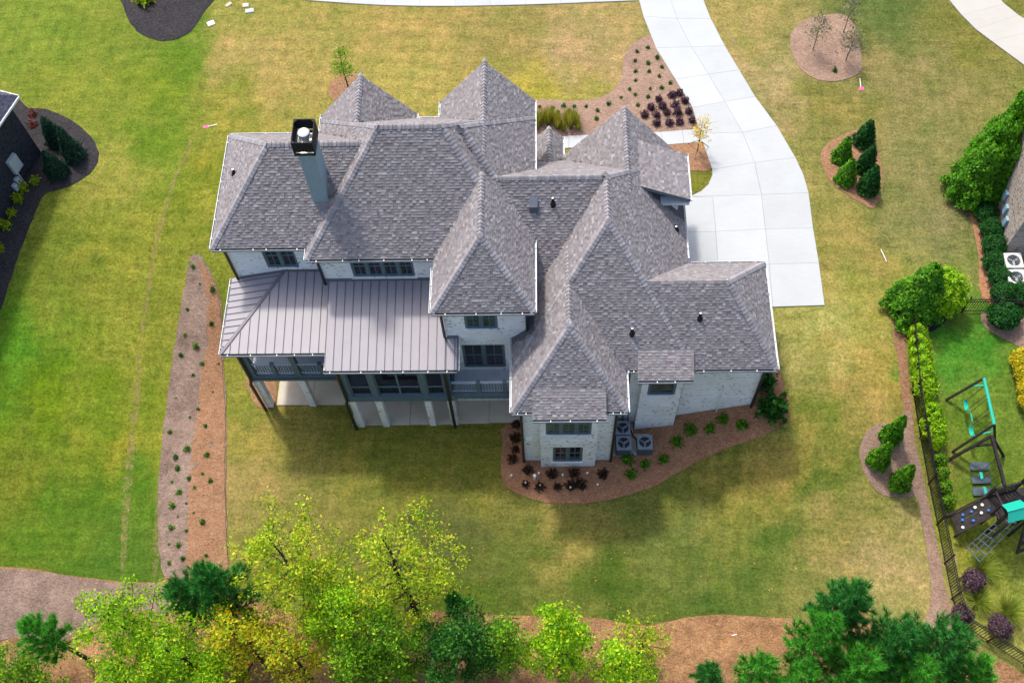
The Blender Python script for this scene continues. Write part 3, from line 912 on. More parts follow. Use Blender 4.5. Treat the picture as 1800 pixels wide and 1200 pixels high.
VOL['right_wing'][2] = [(10.3, 26.88, ZL), (4.6, 26.88, ZL), (_xv - 0.6, 24.095, RZ), (7.96, 24.095, RZ)]
VOL['tower'] = [[(-1.53, 19.28, ZL), (3.55, 19.28, ZL), (1.01, 21.94, 9.998)], [(-1.53, 25.6, ZL), (-1.53, 19.28, ZL), (1.01, 21.94, 9.998), (1.01, 25.6, 9.998)], [(3.55, 19.28, ZL), (3.55, 25.6, ZL), (1.01, 25.6, 9.998), (1.01, 21.94, 9.998)]]
VOL['rear_tower'] = [[(-4.95, 22.63, ZU), (-0.5, 22.63, ZU), (-2.725, 24.86, 12.67)], [(-4.95, 28.0, ZU), (-4.95, 22.63, ZU), (-2.725, 24.86, 12.67), (-2.725, 28.0, 12.67)], [(-0.5, 22.63, ZU), (-0.5, 28.0, ZU), (-2.725, 28.0, 12.67), (-2.725, 24.86, 12.67)]]
VOL['porch_gable'] = hip(-0.42, 0.90, 31.5, 34.5, ZL, (0.24, 31.5, 7.75), (0.24, 34.5, 7.75), ('f', 'b'))
VOL['side_dormer'] = [[(6.77, 29.23, 8.8), (6.77, 31.9, 8.8), (4.30, 31.9, 9.93), (4.30, 29.23, 9.93)]]
VOL['bay_roof'] = [[(-0.62, 18.92, 6.95), (2.61, 18.92, 6.95), (2.61, 20.30, 8.05), (-0.62, 20.30, 8.05)]]
VOL['side_bay_roof'] = [[(4.10, 20.78, 6.95), (6.57, 20.78, 6.95), (6.57, 22.25, 7.86), (4.10, 22.25, 7.86)]]

# one list for everything so hidden shingles are left off
for k, polys in VOL.items():
    register(polys, False)
PI = 0
ROOF_OBJ = {}
EAVE_BOX = {'left_wing': (-14.99, -8, 26.06, 32.47, ZU), 'main': (-10.65, -0.9, 25.42, 33.29, ZU), 'front_gable_left': (-10.65, -6.15, 30, 33.6, ZU), 'front_gable_mid': (-4.94, -0.49, 30, 34.3, ZU),
            'cross': (-1.5, 6.70, 23.6, 33.0, ZL), 'garage_gable': (0.9, 6.70, 30, 33.25, ZL), 'rear_hip': (-1.52, 6.70, 21.32, 28.0, ZL), 'right_wing': (4.0, 10.29, 21.33, 26.87, ZL), 'tower': (-1.52, 3.54, 19.29, 24, ZL),
            'rear_tower': (-4.94, -0.51, 22.64, 28, ZU), 'porch_gable': (-0.41, 0.89, 32, 34.45, ZL)}
for i, (k, polys) in enumerate(VOL.items()):
    deck, sh = MB(), MB()
    for p in polys:
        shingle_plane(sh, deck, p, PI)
        xy, bb, n, a = PLANES[PI]                  # planes finished so far also block coplanar doubles
        PLANES[PI] = ((xy[0], True), bb, n, a)
        PI += 1
    if k in EAVE_BOX:                              # soffit
        x0, x1, y0, y1, z = EAVE_BOX[k]
        deck.poly([(x0, y0, z - 0.06), (x1, y0, z - 0.06), (x1, y1, z - 0.06), (x0, y1, z - 0.06)])
    ro = deck.build("roof", M['felt'], HOUSE)
    so = sh.build("shingles", M['shingle'], ro)
    so["kind"] = "stuff"
    ROOF_OBJ[k] = ro


# ---- ridge and hip caps: one bent shingle after another, all alike on one line
def env(x, y):
    z = -1
    for xy, bb, n, a in PLANES:
        if bb[0] <= x <= bb[1] and bb[2] <= y <= bb[3] and inside((x, y), xy[0]):
            z = max(z, zat(n, a, x, y))
    return z


CAPCOL = [np.array(lin(*c)) * 0.9 for c in ((152, 149, 153), (140, 137, 141), (145, 140, 144), (130, 127, 131))]
CAPS = []


def cap_line(key, p, q, nl, nr, expo=0.19):
    """p low end, q high end; nl, nr: normals of the two slopes"""
    p, q = Vector(p), Vector(q)
    d = q - p
    L = d.length
    d.normalize()
    nl, nr = Vector(nl).normalized(), Vector(nr).normalized()
    fl = nl.cross(d); fr = nr.cross(d)
    if fl.dot(nr) > 0: fl = -fl
    if fr.dot(nl) > 0: fr = -fr
    nm = (nl + nr).normalized()
    W = 0.155
    me_var = []
    for col in CAPCOL:
        mb = MB()
        l0, l1 = 0.046, 0.018
        pts = []
        for t, h in ((0.0, l0), (expo * 1.12, l1)):
            o = d * t
            pts.append([o + fl * W + nl * h, o + fl * 0.03 + nl * (h + 0.003), o + nm * (h + 0.004), o + fr * 0.03 + nr * (h + 0.003), o + fr * W + nr * h])
        for j in range(4):
            mb.poly([pts[0][j], pts[0][j + 1], pts[1][j + 1], pts[1][j]], col)
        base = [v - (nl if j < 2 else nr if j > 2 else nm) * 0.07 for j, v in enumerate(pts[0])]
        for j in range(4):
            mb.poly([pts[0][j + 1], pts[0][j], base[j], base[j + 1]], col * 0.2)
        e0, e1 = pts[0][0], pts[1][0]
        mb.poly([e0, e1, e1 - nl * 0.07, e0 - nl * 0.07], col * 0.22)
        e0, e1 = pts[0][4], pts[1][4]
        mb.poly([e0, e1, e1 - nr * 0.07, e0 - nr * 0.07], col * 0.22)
        me_var.append(mb)
    k = 0
    while k * expo < L - 0.02:
        c = p + d * (k * expo)
        m = c + d * expo * 0.5
        if env(m.x, m.y) < m.z + 0.12:
            CAPS.append((key, random.randrange(len(CAPCOL)), me_var, c))
        k += 1


N = lambda poly: plane_of(poly)[0]
def hips_of(key, only=None):
    """caps along every edge shared by two planes of a volume, when it is a ridge or a hip"""
    polys = VOL[key]
    for i in range(len(polys)):
        for j in range(i + 1, len(polys)):
            A = [Vector(p) for p in polys[i]]; B = [Vector(p) for p in polys[j]]
            sh = [p for p in A if any((p - r).length < 1e-4 for r in B)]
            if len(sh) != 2: continue
            a, b = sorted(sh, key=lambda v: v.z)
            if abs(a.z - b.z) < 1e-3 and abs(a.z - min(p.z for p in A)) < 1e-3: continue
            cap_line(key, a, b, N(polys[i]), N(polys[j]))


for k in ('left_wing', 'main', 'main_east', 'front_gable_left', 'front_gable_mid', 'cross', 'garage_gable', 'rear_hip', 'tower', 'rear_tower', 'porch_gable', 'right_wing'):
    hips_of(k)
# the hip where the right wing's ridge meets the rear hip is shared by two volumes' front planes
CAPS.sort(key=lambda c: (c[3] - Vector((0, 0, 50))).length)
_cm = {}
rest = {}
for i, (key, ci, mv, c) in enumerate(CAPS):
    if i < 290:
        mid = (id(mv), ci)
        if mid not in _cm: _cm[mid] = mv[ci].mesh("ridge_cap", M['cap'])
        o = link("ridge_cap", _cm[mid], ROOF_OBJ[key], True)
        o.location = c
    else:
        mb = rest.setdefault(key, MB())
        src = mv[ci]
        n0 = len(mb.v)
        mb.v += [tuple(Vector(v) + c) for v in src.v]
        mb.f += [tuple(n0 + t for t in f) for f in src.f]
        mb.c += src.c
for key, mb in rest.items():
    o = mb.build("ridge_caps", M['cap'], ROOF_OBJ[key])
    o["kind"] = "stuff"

# ---- eaves: fascia, open gutter with its bright hangers
def gutter(p, q, out, key=None, dots=True, dark=False):
    p, q = Vector(p), Vector(q)
    out = Vector(out).normalized()
    d = (q - p)
    L = d.length
    d.normalize()
    up = Vector((0, 0, 1))
    m = (p + q) / 2
    fas = MB().obox(m + out * 0.012 - up * 0.10, d * L / 2, out * 0.012, up * 0.11)
    par = HOUSE
    fas.build("fascia", M['trim_dark'], par)
    g = MB()
    g.obox(m + out * 0.068 - up * 0.125, d * L / 2, out * 0.045, up * 0.006)
    g.obox(m + out * 0.112 - up * 0.082, d * (L / 2 + 0.004), out * 0.006, up * 0.056)
    g.obox(m + out * 0.108 - up * 0.030, d * (L / 2 + 0.004), out * 0.010, up * 0.005)
    for e, s in ((p, 1), (q, -1)):
        g.obox(e + out * 0.068 - up * 0.082 + d * 0.004 * s, d * 0.004, out * 0.045, up * 0.05)
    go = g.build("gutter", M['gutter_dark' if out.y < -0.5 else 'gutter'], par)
    if dots:
        h = MB()
        k = max(2, int(L / 0.95))
        for i in range(k):
            c = p + d * (L * (i + 0.5 + random.uniform(-0.25, 0.25)) / k)
            h.obox(c + out * 0.07 - up * 0.032, d * 0.020, out * 0.042, up * 0.008)
        ho = h.build("hangers", M['clip'], go)
        ho["kind"] = "stuff"


S, Nn, Wt, Ea = (0, -1, 0), (0, 1, 0), (-1, 0, 0), (1, 0, 0)
for p, q, o in (
        ((-15.0, 26.05, ZU), (-10.66, 26.05, ZU), S), ((-15.0, 26.05, ZU), (-15.0, 32.48, ZU), Wt), ((-15.0, 32.48, ZU), (-10.66, 32.48, ZU), Nn),
        ((-10.66, 25.41, ZU), (-4.6, 25.41, ZU), S), ((-10.66, 25.41, ZU), (-10.66, 26.3, ZU), Wt), ((-10.66, 32.48, ZU), (-10.66, 33.64, ZU), Wt),
        ((-6.14, 33.3, ZU), (-4.95, 33.3, ZU), Nn), ((-6.14, 33.3, ZU), (-6.14, 33.64, ZU), Ea), ((-4.95, 33.3, ZU), (-4.95, 34.35, ZU), Wt), ((-0.48, 30.1, ZU), (-0.48, 34.35, ZU), Ea),
        ((-4.95, 22.63, ZU), (-0.5, 22.63, ZU), S), ((-4.95, 22.63, ZU), (-4.95, 24.9, ZU), Wt), ((-0.5, 22.63, ZU), (-0.5, 26.3, ZU), Ea),
        ((-1.53, 19.28, ZL), (-0.62, 19.28, ZL), S), ((2.61, 19.28, ZL), (3.55, 19.28, ZL), S), ((-1.53, 19.28, ZL), (-1.53, 23.3, ZL), Wt), ((3.55, 19.28, ZL), (3.55, 21.3, ZL), Ea),
        ((3.55, 21.31, ZL), (4.10, 21.31, ZL), S), ((6.57, 21.31, ZL), (10.3, 21.31, ZL), S), ((10.3, 21.31, ZL), (10.3, 26.88, ZL), Ea), ((6.9, 26.88, ZL), (10.3, 26.88, ZL), Nn),
        ((6.71, 27.2, ZL), (6.71, 33.3, ZL), Ea), ((6.77, 29.23, 8.8), (6.77, 31.9, 8.8), Ea), ((0.90, 32.3, ZL), (0.90, 34.5, ZL), Ea), ((-0.42, 32.3, ZL), (-0.42, 34.5, ZL), Wt),
        ((-0.62, 18.92, 6.95), (2.61, 18.92, 6.95), S), ((4.10, 20.78, 6.95), (6.57, 20.78, 6.95), S)):
    gutter(p, q, o)

# closed sides of the shed roofs over the bays and of the side dormer
for x0, x1, y0, y1, z0, z1 in ((-0.62, 2.61, 18.92, 20.30, 6.95, 8.05), (4.10, 6.57, 20.78, 22.25, 6.95, 7.86)):
    for x, s in ((x0, 1), (x1, -1)):
        MB().poly([(x, y0, z0 - 0.01), (x, y1, z1 - 0.01), (x, y1, z0 - 0.2), (x, y0, z0 - 0.2)]).poly([(x + s * 0.05, y0, z0 - 0.01), (x + s * 0.05, y1, z1 - 0.01), (x + s * 0.05, y1, z0 - 0.2), (x + s * 0.05, y0, z0 - 0.2)]).build("fascia", M['gutter'], HOUSE)
    MB().poly([(x0, y0, z0 - 0.18), (x1, y0, z0 - 0.18), (x1, y0 + 0.9, z0 - 0.18), (x0, y0 + 0.9, z0 - 0.18)]).build("soffit", M['trim'], HOUSE)
d = MB()
d.poly([(4.40, 29.24, 9.86), (6.76, 29.24, 8.78), (6.76, 29.24, 8.60), (4.40, 29.24, 9.66)])
d.poly([(4.40, 29.24, 9.66), (6.76, 29.24, 8.60), (6.76, 29.62, 8.60), (4.40, 29.62, 9.66)])
d.build("rake_board", M['trim'], HOUSE)
g = MB()
g.poly([(4.7, 29.61, 9.55), (6.4, 29.61, 8.75), (6.4, 29.61, 8.45), (4.7, 29.61, 8.45)])
g.build("gable_siding", M['trim_dark'], HOUSE)
MB().box(5.35, 6.78, 29.18, 29.62, 8.42, 8.54).build("return_eave", M['gutter'], HOUSE)

# ---- walls
def wall(x0, x1, y0, y1, z0, z1, openings=(), mat='brick', name="wall"):
    """walls of a block; the face towards the viewer (y0) has real openings (X0, X1, Z0, Z1)"""
    mb = MB()
    xs = sorted({x0, x1, *[v for o in openings for v in o[:2]]})
    zs = sorted({z0, z1, *[v for o in openings for v in o[2:4]]})
    for a, b in zip(xs, xs[1:]):
        for c, e in zip(zs, zs[1:]):
            if any(o[0] <= a and b <= o[1] and o[2] <= c and e <= o[3] for o in openings): continue
            mb.poly([(a, y0, c), (b, y0, c), (b, y0, e), (a, y0, e)])
    D = 0.16
    for o in openings:
        a, b, c, e = o[:4]
        for q in (((a, c), (b, c)), ((b, c), (b, e)), ((b, e), (a, e)), ((a, e), (a, c))):
            (xa, za), (xb, zb) = q
            mb.poly([(xa, y0, za), (xb, y0, zb), (xb, y0 + D, zb), (xa, y0 + D, za)])
    mb.poly([(x0, y1, z0), (x0, y0, z0), (x0, y0, z1), (x0, y1, z1)])
    mb.poly([(x1, y0, z0), (x1, y1, z0), (x1, y1, z1), (x1, y0, z1)])
    mb.poly([(x1, y1, z0), (x0, y1, z0), (x0, y1, z1), (x1, y1, z1)])
    return mb.build(name, M[mat], HOUSE)


def window(x0, x1, z0, z1, y, units=2, cols=2, rows=2, glass='glass', sill=True, name="window"):
    """recessed window: frame and mullions, panes behind, glazing bars, brick sill below"""
    f = MB()
    yf, yb = y + 0.03, y + 0.12
    b = 0.085
    f.box(x0, x0 + b, yf, yb, z0, z1).box(x1 - b, x1, yf, yb, z0, z1)
    f.box(x0 + b, x1 - b, yf, yb, z1 - b, z1).box(x0 + b, x1 - b, yf - 0.02, yb, z0, z0 + b)
    w = (x1 - x0) / units
    for k in range(1, units):
        f.box(x0 + w * k - 0.07, x0 + w * k + 0.07, yf - 0.01, yb, z0 + b, z1 - b)
    o = f.build(name, M['trim'], HOUSE)
    for k in range(units):
        a = x0 + w * k + (b if k == 0 else 0.07)
        c = x0 + w * (k + 1) - (b if k == units - 1 else 0.07)
        g = MB()
        s = 0.045                       # sash
        g.box(a, a + s, yf + 0.03, yb - 0.005, z0 + b, z1 - b).box(c - s, c, yf + 0.03, yb - 0.005, z0 + b, z1 - b)
        g.box(a + s, c - s, yf + 0.03, yb - 0.005, z0 + b, z0 + b + s).box(a + s, c - s, yf + 0.03, yb - 0.005, z1 - b - s, z1 - b)
        za, zc = z0 + b + s, z1 - b - s
        for j in range(1, cols):
            xx = a + s + (c - a - 2 * s) * j / cols
            g.box(xx - 0.016, xx + 0.016, yf + 0.045, yb - 0.01, za, zc)
        for j in range(1, rows):
            zz = za + (zc - za) * j / rows
            t = 0.035 if j == rows // 2 else 0.016
            g.box(a + s, c - s, yf + 0.04, yb - 0.012, zz - t, zz + t)
        g.build("sash", M['trim'], o)
        for i in range(cols):
            for j in range(rows):
                xa = a + s + (c - a - 2 * s) * i / cols; xb = a + s + (c - a - 2 * s) * (i + 1) / cols
                zA = za + (zc - za) * j / rows; zB = za + (zc - za) * (j + 1) / rows
                MB().poly([(xa, yb - 0.02, zA), (xb, yb - 0.02, zA), (xb, yb - 0.02, zB), (xa, yb - 0.02, zB)]).build("pane", M[glass], o)
    MB().box(x0, x1, y + 0.125, y + 0.16, z0, z1).build("backing", M['black'], o)
    if sill:
        MB().box(x0 - 0.08, x1 + 0.08, y - 0.05, y + 0.03, z0 - 0.11, z0 - 0.005).build("sill", M['brick'], o)
    return o


W_LW = (-13.02, -11.52, 7.70, 9.55)
W_MB = (-8.90, -6.02, 7.82, 9.45)
W_RT = (-3.63, -2.15, 7.78, 9.45)
W_DR = (-3.94, -1.93, 3.90, 6.22)
W_TU = (-0.05, 2.05, 4.10, 6.35)
W_TL = (0.28, 1.72, 0.74, 2.60)
W_BY = (4.71, 6.01, 4.28, 6.30)
W_SL = (3.52, 3.90, 4.55, 6.30)
wall(-14.6, -10.2, 26.45, 32.08, -0.5, ZU - 0.08, (W_LW,))
wall(-10.26, -0.9, 25.81, 32.9, -0.5, ZU - 0.08, (W_MB,))
wall(-10.25, -6.54, 30.5, 33.3, 2.5, ZU - 0.08)
wall(-4.55, -0.88, 30.5, 34.0, 2.5, ZU - 0.08)
wall(-4.55, -0.91, 23.03, 26.5, -0.5, ZU - 0.08, (W_RT, W_DR))
wall(-1.13, 3.13, 19.72, 24.5, -0.5, ZL - 0.08)
wall(-0.31, 2.36, 19.38, 19.9, -0.5, ZL - 0.10, (W_TU, W_TL))
wall(3.0, 9.92, 21.72, 26.48, -0.5, ZL - 0.08, (W_SL,))
wall(4.40, 6.30, 21.30, 21.9, -0.5, ZL - 0.20, (W_BY,))
wall(-0.90, 6.31, 24.0, 32.9, 2.0, ZL - 0.08)
wall(0.92, 6.30, 30.0, 32.95, 2.5, ZL - 0.08)
wall(4.45, 6.36, 29.63, 31.5, 6.5, 8.46)
for x0, x1, y, z, zr in ((-10.25, -6.54, 33.3, ZU, 12.3), (-4.55, -0.88, 34.0, ZU, 12.3), (0.92, 6.30, 32.95, ZL, 10.2)):
    MB().poly([(x0, y, z - 0.1), (x1, y, z - 0.1), ((x0 + x1) / 2, y, zr)]).build("gable_wall", M['brick'], HOUSE)
# string courses that step out of the brickwork at floor level
for x0, x1, y in ((-0.32, 2.37, 19.38), (4.39, 6.31, 21.30), (6.32, 9.93, 21.72)):
    MB().box(x0, x1, y - 0.022, y - 0.001, 3.36, 3.44).box(x0, x1, y - 0.022, y - 0.001, 3.08, 3.16).build("string_course", M['brick'], HOUSE)
# exposed foundation where the grade rises
for x0, x1, y, za, zb in ((6.33, 9.90, 21.715, 0.98, 2.28), (4.42, 6.28, 21.295, 0.24, 0.78), (-0.29, 2.34, 19.375, 0.05, 0.13)):
    MB().poly([(x0, y, -0.4), (x1, y, -0.4), (x1, y, zb), (x0, y, za)]).build("foundation", M['foundation'], HOUSE)

window(*W_LW, 26.45, 2)
window(*W_MB, 25.81, 4)
window(*W_RT, 23.03, 2, glass='glass_green')
window(*W_DR, 23.03, 2, 2, 2, sill=False, name="french_door")
window(*W_TU, 19.38, 3, glass='glass_green')
window(*W_TL, 19.38, 2)
window(*W_BY, 21.30, 1, 1, 1, glass='glass_green')
window(*W_SL, 21.72, 1, 1, 1, sill=False)

# weep vents on the side bay, wall box and pipes
for x in (4.85, 5.15, 5.45, 5.78):
    MB().box(x - 0.03, x + 0.03, 21.26, 21.299, 2.72, 3.0).build("wall_vent", M['white'], HOUSE)
MB().box(-1.02, -0.68, 19.60, 19.719, 2.82, 3.06).build("electric_box", M['white'], HOUSE)
MB().tube([(8.36, 21.66, 0.9), (8.36, 21.66, 4.4), (8.36, 21.74, 4.45)], 0.03).build("drain_pipe", M['white'], HOUSE)
MB().box(-1.62, -1.42, 22.86, 23.02, 5.05, 5.3).build("wall_lamp", M['black'], HOUSE)
b = MB()
b.box(3.30, 3.55, 21.52, 21.71, 2.4, 2.9).box(3.72, 3.92, 21.6, 21.71, 2.5, 2.9)
b.tube([(3.42, 21.6, 2.4), (3.42, 21.6, 0.4)], 0.035).tube([(3.8, 21.64, 2.5), (3.8, 21.64, 0.4)], 0.035)
b.build("utility_box", M['acgrey'], HOUSE)

# ---- downspouts
def spout(pts, r=0.07):
    MB().tube(pts, r, 6).build("downspout", M['spout'], HOUSE)


spout([(-14.75, 25.98, 9.88), (-14.66, 26.38, 9.6), (-14.66, 26.38, 6.75)])
spout([(-10.35, 25.3, 9.88), (-10.32, 25.74, 9.6), (-10.32, 25.74, 7.0)])
spout([(-4.62, 22.55, 9.88), (-4.62, 22.95, 9.6), (-4.62, 22.95, 7.15)])
spout([(-0.8, 22.55, 9.88), (-0.84, 22.95, 9.6), (-0.84, 22.95, 7.3)])
spout([(-1.2, 19.2, 6.83), (-1.16, 19.65, 6.5), (-1.16, 19.65, 0.05)])
spout([(3.2, 19.2, 6.83), (3.16, 19.65, 6.5), (3.16, 19.65, 0.05)])
spout([(6.36, 20.9, 6.83), (6.34, 21.64, 6.5), (6.34, 21.64, 0.6)])
spout([(9.98, 21.22, 6.83), (9.96, 21.64, 6.5), (9.96, 21.64, 2.1)])
spout([(-14.52, 22.36, 6.6), (-14.42, 22.66, 6.35), (-14.42, 22.66, 3.5), (-14.52, 22.60, 3.1), (-14.50, 22.60, 0.05)], 0.085)
spout([(-9.72, 21.44, 6.6), (-9.62, 21.55, 6.4), (-9.62, 21.55, 3.4), (-9.70, 21.50, 3.1), (-9.70, 21.50, 0.05)], 0.085)
spout([(-4.62, 21.44, 6.6), (-4.66, 21.55, 6.4), (-4.66, 21.55, 0.05)], 0.085)

# ---- chimney
ch = MB().box(-10.22, -9.53, 27.46, 28.50, 10.0, 14.9).build("chimney", M['stucco'], HOUSE)
c = MB()
for x0, x1, y0, y1 in ((-10.32, -9.44, 27.36, 27.39), (-10.32, -9.44, 28.58, 28.61), (-10.32, -10.29, 27.39, 28.58), (-9.47, -9.44, 27.39, 28.58)):
    c.box(x0, x1, y0, y1, 14.88, 15.02)
    c.box(x0, x1, y0, y1, 15.12, 15.72)
for x in (-10.32, -9.48):
    for y in (27.36, 28.57):
        c.box(x, x + 0.04, y, y + 0.04, 15.0, 15.2)
c.build("chimney_shroud", M['black'], ch)
for sx, x in ((1, -10.29), (-1, -9.47)):
    for sy, y in ((1, 27.39), (-1, 28.58)):
        MB().poly([(x, y, 15.71), (x + sx * 0.14, y, 15.71), (x, y + sy * 0.14, 15.71)]).build("corner_brace", M['black'], ch)
MB().box(-10.22, -9.53, 27.46, 28.50, 14.901, 14.94).build("chimney_top", M['steel'], ch)
MB().lathe([(0.16, 14.9), (0.16, 15.5), (0.25, 15.52), (0.25, 15.62), (0.17, 15.66)], 20, (-9.87, 28.0, 0)).build("flue", M['steel'], ch)
cr = MB()
cr.poly([(-9.53, 28.52, 11.36), (-9.53, 27.9, 11.85), (-8.95, 28.2, 12.06)]).poly([(-9.53, 28.52, 11.36), (-9.53, 29.2, 11.36), (-8.95, 28.2, 12.06)])
cr.build("flashing_cricket", M['cap'], ch)

# ---- roof vents
def vent_pipe(x, y, z, h=0.42):
    v = MB().lathe([(0.17, -0.16), (0.12, 0.05), (0.065, 0.12), (0.065, h)], 12, (x, y, z)).build("vent_pipe", M['black'], HOUSE)
    MB().lathe([(0.0, h), (0.045, h), (0.045, h + 0.015), (0.02, h + 0.02)], 10, (x, y, z)).build("vent_lip", M['steel'], v)


vent_pipe(0.36, 27.45, 11.14)
vent_pipe(3.81, 22.5, 8.22)
vent_pipe(6.77, 22.96, 8.72)
vent_pipe(-14.14, 29.46, 10.98, 0.3)
vent_pipe(6.2, 28.4, 7.6, 0.2)
v = MB()
v.poly([(-0.68, 27.15, 10.87), (-0.32, 27.15, 10.87), (-0.32, 27.2, 11.22), (-0.68, 27.2, 11.22)])
v.poly([(-0.68, 27.2, 11.22), (-0.32, 27.2, 11.22), (-0.32, 27.62, 11.42), (-0.68, 27.62, 11.42)])
v.poly([(-0.68, 27.15, 10.87), (-0.68, 27.2, 11.22), (-0.68, 27.62, 11.42), (-0.68, 27.62, 11.3)]).poly([(-0.32, 27.15, 10.87), (-0.32, 27.2, 11.22), (-0.32, 27.62, 11.42), (-0.32, 27.62, 11.3)])
v.build("box_vent", M['acgrey'], HOUSE)

# ------------------------------------------------------------------ rear porches
ZM = 6.75

def metal_plane(key, poly, origin, across, count, width, up_dir, base):
    """standing seam panels: one object per pan, each with the seam rib on its edge"""
    poly = [Vector(p) for p in poly]
    n, a = plane_of(poly)
    up = Vector(up_dir).normalized()
    u = Vector(across).normalized()
    P2 = [((p - Vector(origin)).dot(u), (p - Vector(origin)).dot(up)) for p in poly]
    ar = sum(P2[i - 1][0] * P2[i][1] - P2[i][0] * P2[i - 1][1] for i in range(len(P2)))
    if ar < 0: P2 = P2[::-1]
    T0, T1 = min(p[1] for p in P2), max(p[1] for p in P2)
    for k in range(count):
        s0, s1 = k * width, (k + 1) * width
        q = clip2([(s0, T0 - 1), (s1, T0 - 1), (s1, T1 + 1), (s0, T1 + 1)], P2)
        if len(q) < 3: continue
        W = lambda p, h=0.0: Vector(origin) + u * p[0] + up * p[1] + n * h
        pb = MB().poly([W(p, 0.004) for p in q]).poly([W(p, -0.03) for p in q])
        po = pb.build("panel", M['metal'], base)
        e = [p for p in q if abs(p[0] - s0) < 1e-4]
        if len(e) >= 2:
            e.sort(key=lambda p: p[1])
            lo, hi = W(e[0], 0.02), W(e[-1], 0.02)
            if (hi - lo).length > 0.1:
                MB().bar(lo, hi, 0.024, 0.045, n).build("seam", M['seam'], base)


B1 = MB()
x0, yf, yb = -14.97, 22.40, 26.45
ztop = 7.42
hipx = -12.30
P_front = [(x0, yf, ZM), (-10.05, yf, ZM), (-10.05, yb, ztop), (hipx, yb, ztop)]
P_left = [(x0, yf, ZM), (hipx, yb, ztop), (x0, yb, ZM)]
P_mid = [(-10.10, 21.48, ZM), (-4.06, 21.48, ZM), (-4.06, 23.03, ZM + 0.305), (-4.56, 23.03, ZM + 0.305), (-4.56, 25.81, 7.60), (-10.10, 25.81, 7.60)]
mr = MB().poly([(x0, yf, ZM - 0.05), (-10.0, yf, ZM - 0.05), (-10.0, yb, ZM - 0.05), (x0, yb, ZM - 0.05)]).build("metal_roof", M['ceiling'], HOUSE)
metal_plane('m1', P_front, (-14.97, yf, ZM), (1, 0, 0), 12, 0.41, (0, yb - yf, ztop - ZM), mr)
metal_plane('m1l', P_left, (x0, yf, ZM), (0, 1, 0), 12, 0.345, (hipx - x0, 0, ztop - ZM), mr)
MB().bar((x0, yf, ZM + 0.03), (hipx, yb, ztop + 0.03), 0.14, 0.04).build("hip_cap", M['seam'], mr)
MB().box(hipx, -10.27, 26.38, 26.448, 7.38, 7.52).build("flashing", M['seam'], mr)
MB().bar((-14.6, 26.41, 6.88), (hipx, 26.41, 7.46), 0.07, 0.10).build("flashing", M['seam'], mr)
mr2 = MB().poly([(-10.08, 21.5, ZM - 0.05), (-4.08, 21.5, ZM - 0.05), (-4.08, 25.8, ZM - 0.05), (-10.08, 25.8, ZM - 0.05)]).build("metal_roof", M['ceiling'], HOUSE)
_up = (0, 25.81 - 21.48, 7.60 - ZM)
metal_plane('m2', [(-10.10, 21.48, ZM), (-4.56, 21.48, ZM), (-4.56, 25.81, 7.60), (-10.10, 25.81, 7.60)], (-10.10, 21.48, ZM), (1, 0, 0), 15, 0.3925, _up, mr2)
metal_plane('m2b', [(-4.56, 21.48, ZM), (-4.06, 21.48, ZM), (-4.06, 23.02, ZM + 0.302), (-4.56, 23.02, ZM + 0.302)], (-4.56, 21.48, ZM), (1, 0, 0), 2, 0.3925, _up, mr2)
MB().box(-10.26, -4.56, 25.72, 25.808, 7.55, 7.70).build("flashing", M['seam'], mr2)
MB().box(-4.60, -4.00, 22.95, 23.028, 7.04, 7.16).build("flashing", M['seam'], mr2)
MB().box(-10.13, -10.06, 21.47, 22.5, ZM - 0.12, ZM + 0.06).build("edge_trim", M['metal'], mr2)
for p, q, o in (((x0, yf, ZM), (-10.12, yf, ZM), S), ((x0, yf, ZM), (x0, yb, ZM), Wt), ((-10.12, 21.48, ZM), (-4.05, 21.48, ZM), S), ((-4.05, 21.48, ZM), (-4.05, 23.0, ZM + 0.3), Ea)):
    gutter(p, q, o)


# posts, beams, deck
def brick_post(x0, x1, y0, y1, z1=3.16):
    p = MB().box(x0, x1, y0, y1, -0.3, z1 - 0.12).build("brick_post", M['brick'], HOUSE)
    MB().box(x0 - 0.03, x1 + 0.03, y0 - 0.03, y1 + 0.03, z1 - 0.12, z1).build("post_cap", M['brick'], p)


for x0, x1, y0, y1 in ((-14.45, -14.11, 22.74, 23.08), (-12.22, -11.9, 22.78, 23.1), (-9.60, -9.28, 21.60, 21.92), (-8.33, -8.01, 21.62, 21.94), (-5.94, -5.63, 21.66, 21.98), (-4.84, -4.50, 21.68, 22.0), (-9.60, -9.28, 24.3, 24.62), (-4.84, -4.50, 24.3, 24.62)):
    brick_post(x0, x1, y0, y1)
MB().box(-14.5, -9.7, 22.72, 26.45, 3.42, 3.66).build("porch_floor", M['deck'], HOUSE)
MB().box(-9.7, -4.45, 21.6, 25.8, 3.42, 3.66).build("porch_floor", M['deck'], HOUSE)
dk = MB().box(-4.44, -1.14, 21.74, 23.03, 3.42, 3.60).build("balcony_floor", M['deck'], HOUSE)
for i in range(12):
    yy = 21.76 + i * 0.105
    MB().box(-4.43, -1.15, yy, yy + 0.098, 3.602, 3.63).build("deck_board", M['deck'], dk)
for x0, x1, y in ((-14.5, -9.66, 22.72), (-9.66, -4.46, 21.58), (-4.46, -1.14, 21.70)):
    MB().box(x0, x1, y, y + 0.14, 3.17, 3.60).box(x0, x1, y - 0.05, y + 0.14, 3.60, 3.68).box(x0, x1, y - 0.02, y, 3.36, 3.40).build("beam", M['trim'], HOUSE)
MB().box(-14.5, -14.38, 22.86, 26.45, 3.17, 3.66).build("beam", M['trim'], HOUSE)


